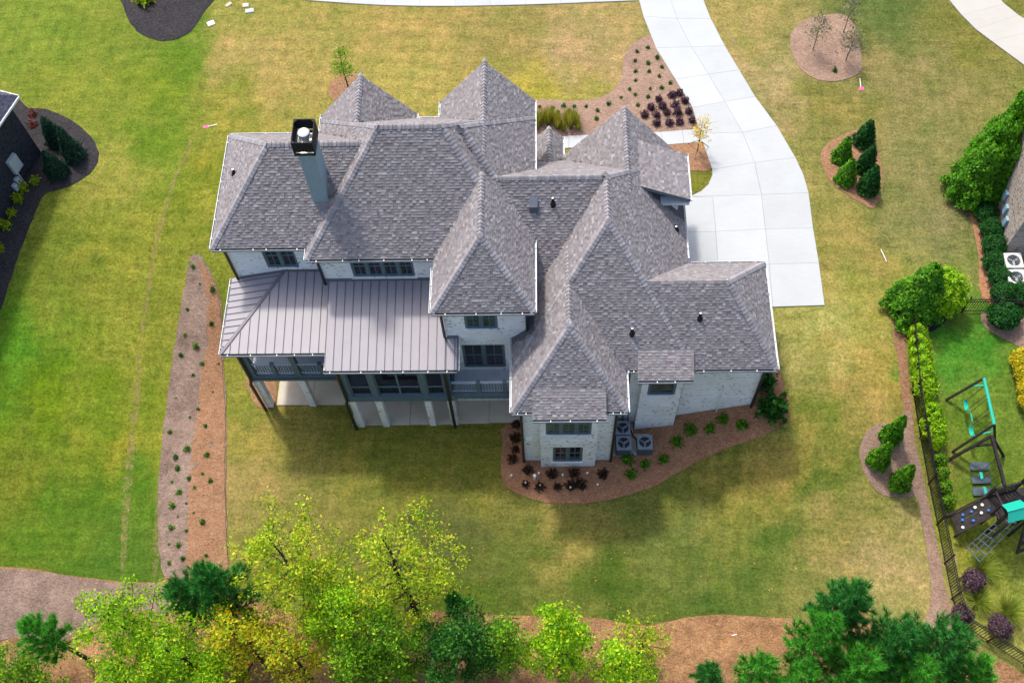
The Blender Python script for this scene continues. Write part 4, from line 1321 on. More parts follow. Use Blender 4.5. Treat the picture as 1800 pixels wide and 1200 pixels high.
def porch_post(x0, x1, y0, y1, z0=3.66, z1=6.72):
    p = MB().box(x0, x1, y0, y1, z0, z1).build("porch_post", M['trim'], HOUSE)
    MB().box(x0 - 0.03, x1 + 0.03, y0 - 0.03, y1 + 0.03, z0, z0 + 0.22).build("post_base", M['trim'], p)


for x0, x1, y in ((-14.42, -14.14, 22.76), (-12.18, -11.93, 22.78), (-9.60, -9.32, 21.62), (-8.32, -8.04, 21.62), (-5.93, -5.66, 21.64), (-4.82, -4.52, 21.64)):
    porch_post(x0, x1, y, y + 0.26)
MB().box(-14.42, -9.7, 22.78, 23.0, 6.42, 6.70).build("beam", M['trim'], HOUSE)
MB().box(-9.6, -4.5, 21.64, 21.86, 6.42, 6.70).build("beam", M['trim'], HOUSE)


def railing(x0, x1, y, z0=3.68, ztop=4.66, posts=(), mat='trim'):
    r = MB().box(x0, x1, y - 0.05, y + 0.05, ztop, ztop + 0.07).box(x0, x1, y - 0.03, y + 0.03, z0 + 0.10, z0 + 0.16).build("railing", M['deck'], HOUSE)
    for px in posts:
        MB().box(px - 0.09, px + 0.09, y - 0.09, y + 0.09, z0, ztop + 0.12).build("railing_post", M['trim'], r)
    n = int((x1 - x0) / 0.13)
    bm = MB().box(-0.02, 0.02, -0.02, 0.02, z0 + 0.16, ztop).mesh("baluster", M['trim'])
    for i in range(n):
        o = link("baluster", bm, r, True)
        o.location = (x0 + (i + 0.5) * (x1 - x0) / n, y, 0)


railing(-14.14, -12.18, 22.88, posts=(-13.15,))
railing(-11.93, -9.72, 22.88, posts=(-10.85,))
railing(-4.50, -1.16, 21.83, posts=(-3.22, -1.98))
# side railing of the open porch, running back to the wall
r = MB().box(-14.34, -14.24, 23.05, 26.44, 4.66, 4.73).box(-14.32, -14.26, 23.05, 26.44, 3.78, 3.84).build("railing", M['white'], HOUSE)
bm = MB().box(-0.02, 0.02, -0.02, 0.02, 3.84, 4.66).mesh("baluster", M['white'])
for i in range(25):
    o = link("baluster", bm, r, True); o.location = (-14.29, 23.1 + i * 0.133, 0)

# screened bays
for x0, x1, mul in ((-9.32, -8.32, ()), (-8.04, -5.93, (-6.98,)), (-5.66, -4.82, ())):
    y = 21.74
    fr = MB().box(x0, x0 + 0.07, y - 0.05, y + 0.05, 3.68, 6.42).box(x1 - 0.07, x1, y - 0.05, y + 0.05, 3.68, 6.42)
    fr.box(x0 + 0.07, x1 - 0.07, y - 0.05, y + 0.05, 4.50, 4.60).box(x0 + 0.07, x1 - 0.07, y - 0.05, y + 0.05, 3.68, 3.78)
    for m in mul: fr.box(m - 0.05, m + 0.05, y - 0.045, y + 0.045, 3.78, 6.42)
    fo = fr.build("screen_frame", M['trim'], HOUSE)
    MB().poly([(x0 + 0.07, y, 3.78), (x1 - 0.07, y, 3.78), (x1 - 0.07, y, 6.42), (x0 + 0.07, y, 6.42)]).build("screen", M['screen'], fo)
    bm = MB().box(-0.016, 0.016, 0.06, 0.09, 3.74, 4.5).mesh("baluster", M['trim_dark'])
    n = int((x1 - x0) / 0.12)
    for i in range(n):
        o = link("baluster", bm, fo, True); o.location = (x0 + (i + 0.5) * (x1 - x0) / n, y, 0)
for x, y0, y1 in ((-9.62, 21.9, 25.8), (-4.50, 21.9, 23.03)):
    fo = MB().box(x - 0.05, x + 0.05, y0, y1, 4.50, 4.60).box(x - 0.05, x + 0.05, y0, y1, 3.68, 3.78).build("screen_frame", M['trim'], HOUSE)
    MB().poly([(x, y0, 3.78), (x, y1, 3.78), (x, y1, 6.42), (x, y0, 6.42)]).build("screen", M['screen'], fo)

# sofa behind the screens
so = empty("porch_sofa", (-6.9, 22.9, 3.66), "dark wicker sofa with pale cushions behind the porch screens", "sofa")
MB().box(-7.8, -6.0, 22.5, 23.4, 3.66, 4.06).build("seat", M['playwood'], so)
MB().box(-7.8, -6.0, 23.4, 23.6, 3.66, 4.6).build("backrest", M['playwood'], so)
for x in (-7.9, -6.08):
    MB().box(x, x + 0.12, 22.5, 23.6, 3.66, 4.35).build("armrest", M['playwood'], so)
for x in (-7.65, -6.83):
    MB().box(x, x + 0.72, 22.52, 23.2, 4.062, 4.22).build("cushion", M['cushion'], so)
    MB().obox((x + 0.36, 23.28, 4.45), (0.28, 0, 0), (0, 0.06, 0.05), (0, -0.06, 0.22)).build("cushion", M['cushion'], so)

# ------------------------------------------------------------------ plants
_ONE = "first second third fourth fifth sixth seventh eighth ninth tenth eleventh twelfth thirteenth fourteenth fifteenth sixteenth seventeenth eighteenth nineteenth".split()


def ordinal(k):
    if k < 19: return _ONE[k]
    t, r = divmod(k + 1, 10)
    w = ("", "", "twent", "thirt", "fort")[t]
    return w + "ieth" if r == 0 else w + "y-" + _ONE[r - 1]


def ranked(label, k, n):
    """label plus its place counted from the left, for look-alikes"""
    if n == 1: return label
    if n == 2: return ("left hand " if k == 0 else "right hand ") + label
    return label + (", leftmost of all" if k == 0 else ", rightmost of all" if k == n - 1 else ", " + ordinal(k) + " from the left")


def rand_unit(n):
    v = RNG.normal(size=(n, 3))
    return v / np.linalg.norm(v, axis=1)[:, None]


def pal(cols, weights, n, jit=0.14):
    c = np.array([lin(*x) for x in cols])
    w = np.array(weights, float); w /= w.sum()
    return c[RNG.choice(len(c), n, p=w)] * RNG.uniform(1 - jit, 1 + jit, (n, 1))


def leaf_quads(P, size, up=0.4, outward=None, aspect=0.62):
    """small kite-shaped leaves at P"""
    n = len(P)
    nrm = rand_unit(n) + np.array([0, 0, up])
    if outward is not None: nrm = nrm * 0.75 + outward
    nrm /= np.linalg.norm(nrm, axis=1)[:, None]
    t = np.cross(nrm, rand_unit(n)); t /= np.linalg.norm(t, axis=1)[:, None]
    b = np.cross(nrm, t)
    s = size * RNG.uniform(0.65, 1.3, (n, 1))
    return np.stack([P - t * s * 0.55, P + b * s * 0.5 * aspect, P + t * s * 0.6, P - b * s * 0.5 * aspect], 1)


def limb(mb, p, q, r0, r1, bend=0.12, n=5):
    p, q = Vector(p), Vector(q)
    L = (q - p).length
    o = Vector((random.gauss(0, bend), random.gauss(0, bend), random.gauss(0, bend * 0.5))) * L
    pts, rad = [], []
    for i in range(4):
        t = i / 3
        pts.append(p.lerp(q, t) + o * (t * (1 - t)))
        rad.append(r0 + (r1 - r0) * t)
    mb.tube(pts, rad, n, False)
    return pts


PAL_LIME = ([(166, 182, 34), (140, 168, 28), (188, 192, 50), (112, 146, 24), (208, 170, 44), (84, 118, 22)], [5, 5, 3, 3, 0.7, 2])
PAL_SPRING = ([(146, 186, 20), (120, 170, 18), (172, 200, 34), (92, 144, 18), (204, 190, 36), (66, 112, 16)], [5, 5, 3, 3, 0.5, 2])
PAL_GOLD = ([(178, 174, 28), (198, 158, 30), (146, 164, 24), (206, 126, 30), (110, 140, 22), (184, 186, 42)], [5, 2, 5, 0.6, 4, 2])
PAL_MID = ([(104, 150, 26), (84, 134, 24), (130, 168, 32), (60, 106, 20), (160, 178, 38)], [5, 5, 3, 4, 1])
PAL_DARK = ([(52, 108, 34), (38, 90, 28), (72, 130, 40), (28, 70, 22), (96, 146, 46)], [5, 5, 3, 4, 1])
PAL_PINE = ([(50, 124, 46), (38, 106, 42), (68, 146, 56), (28, 82, 34), (92, 164, 72)], [5, 5, 4, 4, 1.2])
PAL_PINE2 = ([(74, 156, 42), (58, 138, 38), (96, 176, 54), (42, 108, 34), (120, 166, 60)], [5, 5, 3, 3, 1])
PAL_ARB = ([(36, 92, 34), (26, 74, 30), (50, 112, 38), (18, 54, 24), (70, 132, 44)], [5, 5, 3, 3, 0.8])
PAL_ARB2 = ([(84, 144, 26), (62, 124, 24), (108, 164, 32), (40, 92, 20), (134, 182, 38)], [5, 5, 4, 3, 1.5])
PAL_BOX = ([(30, 88, 26), (22, 70, 24), (42, 108, 30), (14, 50, 18), (56, 124, 36)], [5, 5, 3, 3, 0.6])
PAL_BLUE = ([(34, 70, 52), (26, 56, 44), (46, 86, 60), (18, 42, 34), (62, 100, 72)], [5, 5, 3, 3, 0.8])
PAL_YEL = ([(196, 178, 24), (170, 160, 20), (214, 196, 40), (120, 124, 18)], [4, 4, 3, 2])
PAL_PURP = ([(88, 62, 78), (68, 48, 62), (112, 84, 98), (50, 36, 48), (136, 110, 118)], [5, 5, 3, 3, 1])
PAL_BURNT = ([(78, 54, 42), (58, 42, 34), (98, 70, 52), (84, 84, 44)], [4, 4, 2, 1])
PAL_OLIVE = ([(110, 116, 80), (92, 98, 70), (130, 134, 94), (80, 82, 60)], [4, 4, 2, 2])
GAIN = 1.2


def broadleaf(name, label, x, y, h, r, palette, n=9000, base=0.3, leaf=0.17, group=None, trunk_r=None, gaps=0.0, bark='bark', lean=(0, 0)):
    z0 = ground_height(x, y)
    root = empty(name, (x, y, z0), label, "tree", group)
    tr = MB()
    R0 = trunk_r or h * 0.012 + 0.03
    ctl = [Vector((0, 0, -0.2))]
    for i in range(1, 6):
        t = i / 5
        ctl.append(Vector((lean[0] * t + random.gauss(0, 0.02) * h * 0.5, lean[1] * t + random.gauss(0, 0.02) * h * 0.5, h * 0.95 * t)))
    tr.tube(ctl, [R0 * (1 - 0.85 * i / 5) for i in range(6)], 7)
    at = lambda t: ctl[min(4, int(t * 5))].lerp(ctl[min(4, int(t * 5)) + 1], t * 5 - min(4, int(t * 5)))
    lm = MB()
    C, S = [], []
    k = int(16 + h * 1.1)
    for i in range(k):
        t = base + (0.97 - base) * (i + random.random() * 0.6) / k
        rel = (t - base) / (1 - base)
        prof = 1.18 * (1 - rel) ** 0.55 * (0.75 + 0.8 * rel)
        az = i * 2.399 + random.uniform(-0.5, 0.5)
        L = r * max(0.18, prof) * random.uniform(0.72, 1.16)
        p = at(t)
        q = p + Vector((math.cos(az) * L, math.sin(az) * L, L * random.uniform(0.08, 0.42)))
        pts = limb(lm, p, q, R0 * 0.34 * (1.1 - rel), 0.008)
        m = max(3, int(L / 0.34))
        for j in range(m):
            f = 0.28 + 0.72 * (j + random.random()) / m
            c = pts[0].lerp(pts[3], f)
            side = Vector((random.gauss(0, 1), random.gauss(0, 1), random.gauss(0.2, 0.6))).normalized() * random.uniform(0.1, 0.8) * min(1.0, 0.45 * L)
            if random.random() < gaps: continue
            if side.length > 0.2: lm.bar(c, c + side, 0.014, 0.014)
            C.append(c + side); S.append(random.uniform(0.11, 0.30) * (0.7 + 0.12 * r))
    C.append(at(0.99)); S.append(0.25)
    C, S = np.array([tuple(c) for c in C]), np.array(S)
    w = S ** 1.5
    idx = RNG.choice(len(C), n, p=w / w.sum())
    P = C[idx] + RNG.normal(size=(n, 3)) * S[idx][:, None] * np.array([1, 1, 0.7])
    col = pal(*palette, n) * GAIN
    tone = RNG.uniform(0.8, 1.25, (len(C), 1))
    V = leaf_quads(P, leaf, 0.7)
    tr.build("trunk", M[bark], root, True, True)
    lm.build("limbs", M[bark], root, True, True)
    link("crown", poly_mesh("crown", V, col * tone[idx], M['leaf']), root, True)
    return root


def pine(name, label, x, y, h, r, palette=PAL_PINE, group=None, base=0.3, dens=1.0, tuft=0.30):
    z0 = ground_height(x, y)
    h -= 0.35
    root = empty(name, (x, y, z0), label, "tree", group)
    K0 = 26
    tr = MB().tube([(0, 0, -0.2), (random.gauss(0, .1), random.gauss(0, .1), h * 0.5), (0, 0, h)], [h * 0.011 + 0.03, h * 0.008 + 0.02, 0.02], 7)
    lm = MB()
    T, D = [], []
    nw = max(5, int(h * (1 - base) / 0.55))
    for i in range(nw):
        t = base + (1 - base) * i / nw
        rel = i / nw
        nb = random.randint(6, 8)
        a0 = random.random() * 6.28
        for b in range(nb):
            az = a0 + 6.283 * b / nb + random.uniform(-0.3, 0.3)
            L = r * (1 - rel) ** 0.65 * random.uniform(0.65, 1.15) * (1.0 if rel > 0.12 else 0.75)
            p = Vector((0, 0, t * h))
            q = p + Vector((math.cos(az) * L, math.sin(az) * L, L * (0.18 + 0.65 * rel) + 0.1))
            pts = limb(lm, p, q, 0.03 * (1.1 - rel) + 0.01, 0.01, 0.08, 4)
            dirv = (q - p).normalized()
            m = max(4, int(L * 13 * dens))
            for j in range(m):
                f = 0.35 + 0.65 * (j + random.random()) / m
                c = pts[0].lerp(pts[3], f)
                s = Vector((random.gauss(0, 1), random.gauss(0, 1), random.gauss(0.5, 0.5))).normalized()
                o = s * random.uniform(0.05, 0.30) * L * (1.1 - f * 0.6)
                lm.bar(c, c + o, 0.014)
                T.append(tuple(c + o)); D.append(tuple((dirv * 0.8 + s * 0.7 + Vector((0, 0, 0.8))).normalized()))
    T.append((0, 0, h)); D.append((0, 0, 1))
    T, D = np.array(T), np.array(D)
    K = K0
    n = len(T) * K
    P = np.repeat(T, K, 0); d = np.repeat(D, K, 0)
    dr = rand_unit(n) * 0.75 + d
    dr /= np.linalg.norm(dr, axis=1)[:, None]
    L = tuft * RNG.uniform(0.7, 1.2, (n, 1))
    sd = np.cross(dr, rand_unit(n)); sd /= np.linalg.norm(sd, axis=1)[:, None]
    P = P + d * RNG.uniform(-0.12, 0.04, (n, 1))
    V = np.stack([P - sd * 0.013, P + sd * 0.013, P + dr * L], 1)
    tone = np.repeat(RNG.uniform(0.7, 1.25, (len(T), 1)), K, 0)
    col = pal(*palette, n) * GAIN * tone
    tr.build("trunk", M['bark'], root, True, True)
    lm.build("limbs", M['bark'], root, False, True)
    link("crown", poly_mesh("crown", V, col, M['needle']), root, True)
    return root


def lumps(P, k=60, s=0.26, amp=0.22):
    """uneven outline: shoots standing out here and there"""
    c = P[RNG.choice(len(P), k)]
    w = RNG.uniform(-0.6, 1.0, k)
    d = ((P[:, None, :] - c[None]) ** 2).sum(2)
    return 0.94 + amp * (np.exp(-d / (2 * s * s * 0.25)) * w).sum(1).clip(-0.5, 0.7)


def evergreen_meshes(h, r, palette, n=2600, leaf=0.10, power=0.85, kind='cone', rag=(60, 0.26, 0.22)):
    """foliage shell of a clipped or conical evergreen plus its dark inside"""
    if kind == 'cone':
        t = 1 - np.sqrt(1 - RNG.random(n) * 0.985)
        z = h * (0.03 + 0.97 * t)
        az = RNG.random(n) * 2 * np.pi
        rad = r * (1 - t) ** power * np.minimum(1.0, 0.72 + t * 4)
        lump = lumps(np.stack([np.cos(az) * (1 - t), np.sin(az) * (1 - t), t * 2.2], 1), *rag)
        rad = rad * lump * np.where(RNG.random(n) < 0.3, RNG.uniform(0.3, 0.85, n), RNG.uniform(0.82, 1.08, n)) + 0.012
        P = np.stack([rad * np.cos(az), rad * np.sin(az), z], 1)
        out = np.stack([np.cos(az), np.sin(az), np.full(n, 0.55)], 1)
        core = MB().lathe([(r * 0.55, 0.02), (r * 0.80, h * 0.12), (r * 0.62, h * 0.4), (r * 0.26, h * 0.66), (0.01, h * 0.84)], 12)
    else:
        v = rand_unit(n)
        v[:, 2] = np.abs(v[:, 2]) * 1.0 - 0.25 * (RNG.random(n) < 0.45)
        lump = lumps(v, *rag)
        q = v * lump[:, None] * RNG.uniform(0.85, 1.07, (n, 1))
        P = q * np.array([r, r, h * 0.56]) + np.array([0, 0, h * 0.44])
        P[:, 2] = np.maximum(P[:, 2], 0.03)
        out = v + np.array([0, 0, 0.3])
        core = MB().lathe([(r * 0.4, 0.02), (r * 0.82, h * 0.22), (r * 0.80, h * 0.5), (r * 0.52, h * 0.72), (r * 0.1, h * 0.82)], 12)
    V = leaf_quads(P, leaf, 0.2, out * 0.9)
    tone = 0.72 + 0.5 * RNG.random((n, 1))
    return poly_mesh("foliage", V, pal(*palette, n) * GAIN * tone, M['leaf']), core.mesh("inner_twigs", M['core'], True)


def evergreen(name, label, x, y, meshes, scale=(1, 1, 1), group=None, cat="shrub", tilt=(0, 0)):
    root = empty(name, (x, y, ground_height(x, y) + 0.03), label, cat, group, random.random() * 6.28)
    root.scale = scale
    for nm, me in zip(("foliage", "inner_twigs"), meshes):
        link(nm, me, root, True)
    return root


# ---- five cones on the oval island, three by the fence, three on the black bed
CONE = [evergreen_meshes(1.0, 0.36, PAL_ARB, 3600, 0.07, rag=(120, 0.18, 0.38)) for _ in range(2)] + [evergreen_meshes(1.0, 0.36, PAL_ARB2, 3600, 0.07, rag=(120, 0.18, 0.38))]
_lab = ["tallest dark cone evergreen at the back of the oval island", "yellow green cone evergreen at the upper left of the oval island", "dark cone evergreen in the middle right of the oval island", "yellow green cone evergreen at the lower left of the oval island", "dark cone evergreen at the lower right tip of the oval island"]
for i, (x, y, h) in enumerate([(17.27, 36.77, 2.09), (15.93, 35.68, 2.12), (17.11, 35.05, 2.14), (15.95, 34.28, 2.09), (17.02, 33.60, 2.38)]):
    s = 1.62 if i in (0, 4) else 1.5
    evergreen("cone_evergreen", _lab[i], x, y, CONE[2 if i in (1, 3) else i % 2], (s, s, h), "cone evergreens on the oval island")
_lab = ["cone evergreen nearest the fence on the bulging straw bed", "cone evergreen at the left of the bulging straw bed", "cone evergreen at the bottom of the bulging straw bed"]
for i, (x, y, h) in enumerate([(16.41, 19.98, 3.02), (15.79, 18.94, 2.69), (16.74, 17.95, 2.81)]):
    evergreen("cone_evergreen", _lab[i], x, y, CONE[2], (1.45, 1.45, h), "cone evergreens by the fence")
CONEB = [evergreen_meshes(1.0, 0.33, PAL_BLUE, 3600, 0.06, rag=(120, 0.18, 0.35)) for _ in range(2)]
_lab = ["tall blue green cone at the back of the black mulch bed", "blue green cone at the right of the black mulch bed", "blue green cone at the lower left of the black mulch bed"]
for i, (x, y, h) in enumerate([(-27.23, 37.67, 2.32), (-25.99, 36.62, 2.69), (-26.71, 35.47, 2.25)]):
    evergreen("cone_evergreen", _lab[i], x, y, CONEB[i % 2], (1.9, 1.9, h), "cones by the dark house")

# ---- tall screen of evergreens by the tan house, round shrubs
ARB = [evergreen_meshes(1.0, 0.36, PAL_ARB2, 18000, 0.036, 0.62, rag=(200, 0.15, 0.42)) for _ in range(2)]
_lab = ["big leafy evergreen at the front of the screen by the tan house", "big leafy evergreen in the middle of the screen by the tan house", "big leafy evergreen at the back of the screen by the tan house", "leafy evergreen tucked behind the screen beside the roof corner"]
for i, (x, y, h) in enumerate([(22.31, 33.44, 4.74), (23.04, 34.16, 5.83), (23.80, 35.01, 6.82), (23.60, 33.53, 4.58)]):
    evergreen("screen_evergreen", _lab[i], x, y, ARB[i % 2], (3.6, 3.6, h), "evergreen screen by the tan house", "tree")
BOXW = [evergreen_meshes(1.0, 0.5, PAL_BOX, 4200, 0.07, kind='round', rag=(120, 0.2, 0.25)) for _ in range(2)]
_lab = ["dark round shrub nearest the leafy screen", "second dark round shrub from the leafy screen", "third dark round shrub from the leafy screen", "dark round shrub left of the first grey condenser", "dark round shrub left of the lower grey condenser", "wide dark shrub just behind the black fence", "dark shrub behind the fence against the tan house", "dark round shrub standing alone inside the fenced yard"]
for i, (x, y, s) in enumerate([(*p, s) for p, s in zip([(22.72, 31.77), (22.79, 30.78), (22.71, 29.81), (22.56, 28.79), (22.66, 27.88), (22.61, 26.92), (23.36, 26.91), (22.34, 25.63)], (1.12, 1.15, 1.18, 1.18, 1.2, 1.3, 1.3, 1.5))]):
    evergreen("round_shrub", _lab[i], x, y, BOXW[i % 2], (s, s, s * 0.9), "dark round shrubs by the tan house")
ARB3 = evergreen_meshes(1.0, 0.34, PAL_ARB2, 16000, 0.036, 0.92, rag=(170, 0.16, 0.42))
(x, y, h), = [(18.11, 26.35, 4.60)]
evergreen("arborvitae", "tall pointed green evergreen at the corner of the black fence", x, y, ARB3, (4.0, 4.0, h), None, "tree")
(x, y), = [(19.39, 26.50)]
evergreen("arborvitae", "broad bright lime evergreen beside the pointed one at the fence", x, y, evergreen_meshes(1.0, 0.45, PAL_SPRING, 9000, 0.05, kind='round', rag=(140, 0.2, 0.35)), (2.3, 2.3, 2.7), None, "tree")
YEL = evergreen_meshes(1.0, 0.5, PAL_YEL, 2600, 0.09, kind='round')
for (x, y), l in zip([(22.89, 23.44), (23.00, 22.83), (23.06, 22.13), (23.11, 21.49)], ("topmost", "second", "third", "lowest")):
    evergreen("golden_shrub", l + " golden yellow shrub in the row at the right edge", x, y, YEL, (1.15, 1.15, 1.0), "golden shrubs at the right edge")

# ---- climbing hedge along the fence
VINE = evergreen_meshes(1.0, 0.5, PAL_SPRING, 1800, 0.10, kind='round', rag=(70, 0.3, 0.5))
VINE2 = evergreen_meshes(1.0, 0.5, PAL_MID, 700, 0.10, kind='round')
for i, ((x, y), s) in enumerate(zip([(17.97, 25.48), (17.97, 24.74), (17.97, 24.15), (17.97, 23.64), (18.00, 23.13), (18.06, 22.59), (18.10, 22.10), (18.15, 21.68), (18.26, 21.00), (18.34, 20.53), (18.41, 20.02), (18.49, 19.56)], (0.55, 0.8, 0.95, 1.0, 1.0, 1.0, 0.95, 0.7, 0.85, 0.95, 0.95, 0.6))):
    evergreen("climbing_hedge", "bright green climbing shrub on the black fence, " + ordinal(i) + " from the fence corner", x, y, VINE, (s, s, 1.25), "climbing hedge on the fence")
for i, (x, y) in enumerate([(18.61, 18.87), (18.69, 18.29), (18.78, 17.68), (18.87, 17.02)]):
    evergreen("climbing_hedge", "thin darker climber lower down the black fence, " + ordinal(i) + " from above", x, y, VINE2, (0.7, 0.7, 1.0), "thin climbers on the fence")


# ---- small shrubs: one mesh each
def small_mesh(name, palette, n, r, h, leaf, stems=0):
    v = rand_unit(n) * (RNG.random((n, 1)) ** 0.5)
    v[:, 2] = np.abs(v[:, 2])
    lump = 0.75 + 0.35 * np.sin(v[:, 0:1] * 7 + 2) * np.sin(v[:, 1:2] * 6)
    P = v * np.array([r, r, h]) * lump + np.array([0, 0, 0.03])
    return poly_mesh(name, leaf_quads(P, leaf, 0.6), pal(*palette, n) * GAIN * RNG.uniform(0.6, 1.2, (n, 1)), M['leaf'])


def scatter(name, label, spots, meshes, s0, s1, cat="shrub", group=None, dz=0.03):
    for k, (x, y) in enumerate(spots):
        o = link(name, random.choice(meshes))
        s = random.uniform(s0, s1)
        o.location = (x, y, ground_height(x, y) + dz)
        o.rotation_euler = (0, 0, random.random() * 6.28)
        o.scale = (s, s, s * random.uniform(0.85, 1.15))
        tag(o, ranked(label, k, len(spots)), cat, group)


SG = [small_mesh("young_shrub", PAL_DARK, 160, 0.5, 0.8, 0.20) for _ in range(2)]
SY = [small_mesh("bright_shrub", PAL_ARB2, 320, 0.5, 0.8, 0.17) for _ in range(2)]
SP = [small_mesh("purple_shrub", PAL_PURP, 420, 0.5, 0.8, 0.16) for _ in range(3)]
SB = [small_mesh("burnt_shrub", PAL_BURNT, 330, 0.5, 0.7, 0.15) for _ in range(2)]
SR = [small_mesh("red_shrub", ([(120, 62, 48), (90, 48, 40), (140, 84, 62)], [3, 3, 2]), 220, 0.5, 0.6, 0.14)]
SL = [small_mesh("lime_shrub", PAL_LIME, 380, 0.5, 0.8, 0.16) for _ in range(2)]
scatter("young_shrub", "tiny green shrub newly planted in the curved front bed", [(-0.26, 39.57), (0.13, 39.16), (0.47, 39.48), (0.78, 39.15), (1.11, 39.63), (1.42, 39.21), (1.68, 39.57), (2.35, 39.56), (2.89, 38.66), (2.99, 39.26), (3.62, 39.70), (4.31, 40.16), (4.83, 40.74), (5.23, 42.84), (5.12, 40.37), (5.23, 42.05), (5.20, 41.38), (5.39, 43.53), (5.24, 39.58), (6.00, 43.82), (5.97, 42.65), (5.84, 40.19), (6.00, 42.04), (6.00, 40.76), (6.51, 43.07), (6.56, 41.67), (6.61, 40.79), (6.74, 42.34), (7.14, 41.15)], SG, 0.27, 0.38, "shrub", "tiny shrubs in the curved front bed")
scatter("purple_shrub", "dark purple shrub in the block beside the driveway", [(5.58, 38.85), (5.96, 39.37), (6.24, 38.82), (6.21, 38.27), (6.43, 39.97), (6.59, 39.43), (6.82, 38.98), (6.90, 38.26), (7.18, 40.24), (7.33, 39.54), (7.41, 38.97), (7.60, 40.35), (7.47, 38.33), (7.87, 39.82), (8.02, 39.04), (8.16, 38.42)], SP, 0.52, 0.64, "shrub", "purple shrubs beside the driveway")
scatter("burnt_shrub", "withered dark brown shrub in the red mulch bed", [(-1.73, 19.78), (-1.59, 20.89), (-1.59, 20.30), (-1.54, 21.67), (-1.07, 18.45), (-0.96, 19.17), (-0.37, 18.30), (0.23, 18.95), (0.50, 18.30), (1.15, 18.35), (1.33, 18.98), (1.63, 18.41), (2.76, 18.94)], SB, 0.5, 0.78, "shrub", "withered shrubs in the red mulch bed")
scatter("bright_shrub", "small green shrub in the red mulch bed", [(4.01, 19.72), (4.14, 18.93), (4.84, 19.46), (5.79, 19.73), (6.48, 20.51), (7.12, 20.97), (8.05, 20.90), (8.64, 21.24), (9.48, 20.86)], SY, 0.6, 0.8, "shrub", "small green shrubs in the red mulch bed")
scatter("bright_shrub", "blue green shrub beside the house corner downspout", [(10.68, 22.63)], [small_mesh("corner_shrub", PAL_ARB, 520, 0.5, 0.9, 0.15)], 1.25, 1.25)
scatter("leafy_shrub", "largest leafy green shrub at the right end of the red mulch bed", [(10.93, 21.42)], [small_mesh("leafy_shrub", PAL_DARK, 800, 0.5, 0.8, 0.17)], 1.75, 1.75)
scatter("weed", "small green weed growing in the long straw strip", [(-18.41, 15.46), (-18.26, 14.53), (-19.29, 21.38), (-18.43, 16.30), (-18.77, 18.66), (-18.55, 17.41), (-18.78, 20.00), (-19.22, 23.22), (-18.59, 19.36), (-18.20, 16.85), (-17.93, 15.43), (-18.31, 18.12), (-19.16, 25.44), (-17.63, 14.75), (-18.99, 26.47), (-17.88, 17.55), (-17.64, 16.15), (-18.93, 27.77), (-18.26, 20.43), (-17.94, 18.84), (-18.38, 22.17), (-18.73, 29.95), (-18.48, 24.47), (-17.41, 17.05), (-17.58, 18.38), (-18.42, 25.94), (-18.00, 22.64), (-18.34, 29.10), (-18.06, 25.09), (-17.28, 19.10), (-16.89, 16.55), (-17.06, 17.96), (-17.51, 21.68), (-16.51, 14.89), (-17.19, 20.11), (-16.82, 18.71), (-17.70, 27.15), (-17.66, 28.86), (-17.39, 23.61), (-17.24, 25.16)], SG + SY, 0.15, 0.42, "plant", "weeds in the long straw strip")
scatter("lime_shrub", "bright green shrub in the row under the dark house", [(-29.16, 30.91), (-29.02, 32.24), (-28.86, 32.98), (-28.66, 33.84), (-28.49, 34.47), (-27.88, 34.93)], SL, 0.6, 0.8, "shrub", "bright shrubs under the dark house")
scatter("red_shrub", "low reddish shrub on the black mulch bed", [(-29.05, 39.62), (-28.89, 38.87)], SR, 0.75, 0.85, "shrub", "reddish shrubs on the black bed")
scatter("lime_shrub", "light green bush at the top of the upper black bed", [(-24.11, 48.35)], SL, 1.6, 1.6)
scatter("young_shrub", "tiny green plant in the bare sapling island", [(16.45, 41.87)], SG, 0.4, 0.4, "plant")
scatter("mound_shrub", "dark purple brown mound by the lower fence corner", [(19.67, 13.49), (20.45, 11.40)], [evergreen_meshes(1.0, 0.5, PAL_PURP, 1500, 0.09, kind='round', rag=(90, 0.25, 0.4))[0]], 0.95, 1.05, "shrub", "dark mounds by the lower fence corner")
scatter("mound_shrub", "dark mound pressed against the lower fence bend", [(18.84, 11.92)], [evergreen_meshes(1.0, 0.5, PAL_PURP, 1500, 0.09, kind='round', rag=(90, 0.25, 0.4))[0]], 0.95, 0.95)


def grass_mesh(palette, n, r, h):
    az = RNG.random(n) * 6.283
    b = np.stack([np.cos(az), np.sin(az), np.zeros(n)], 1) * (RNG.random((n, 1)) * 0.25 * r)
    lean = np.stack([np.cos(az), np.sin(az), np.zeros(n)], 1) * (RNG.random((n, 1)) * r)
    tip = b + lean + np.array([0, 0, 1]) * h * RNG.uniform(0.6, 1.1, (n, 1))
    sd = np.stack([-np.sin(az), np.cos(az), np.zeros(n)], 1) * 0.012
    return poly_mesh("grass_clump", np.stack([b - sd, b + sd, tip], 1), pal(*palette, n) * GAIN, M['leaf'])


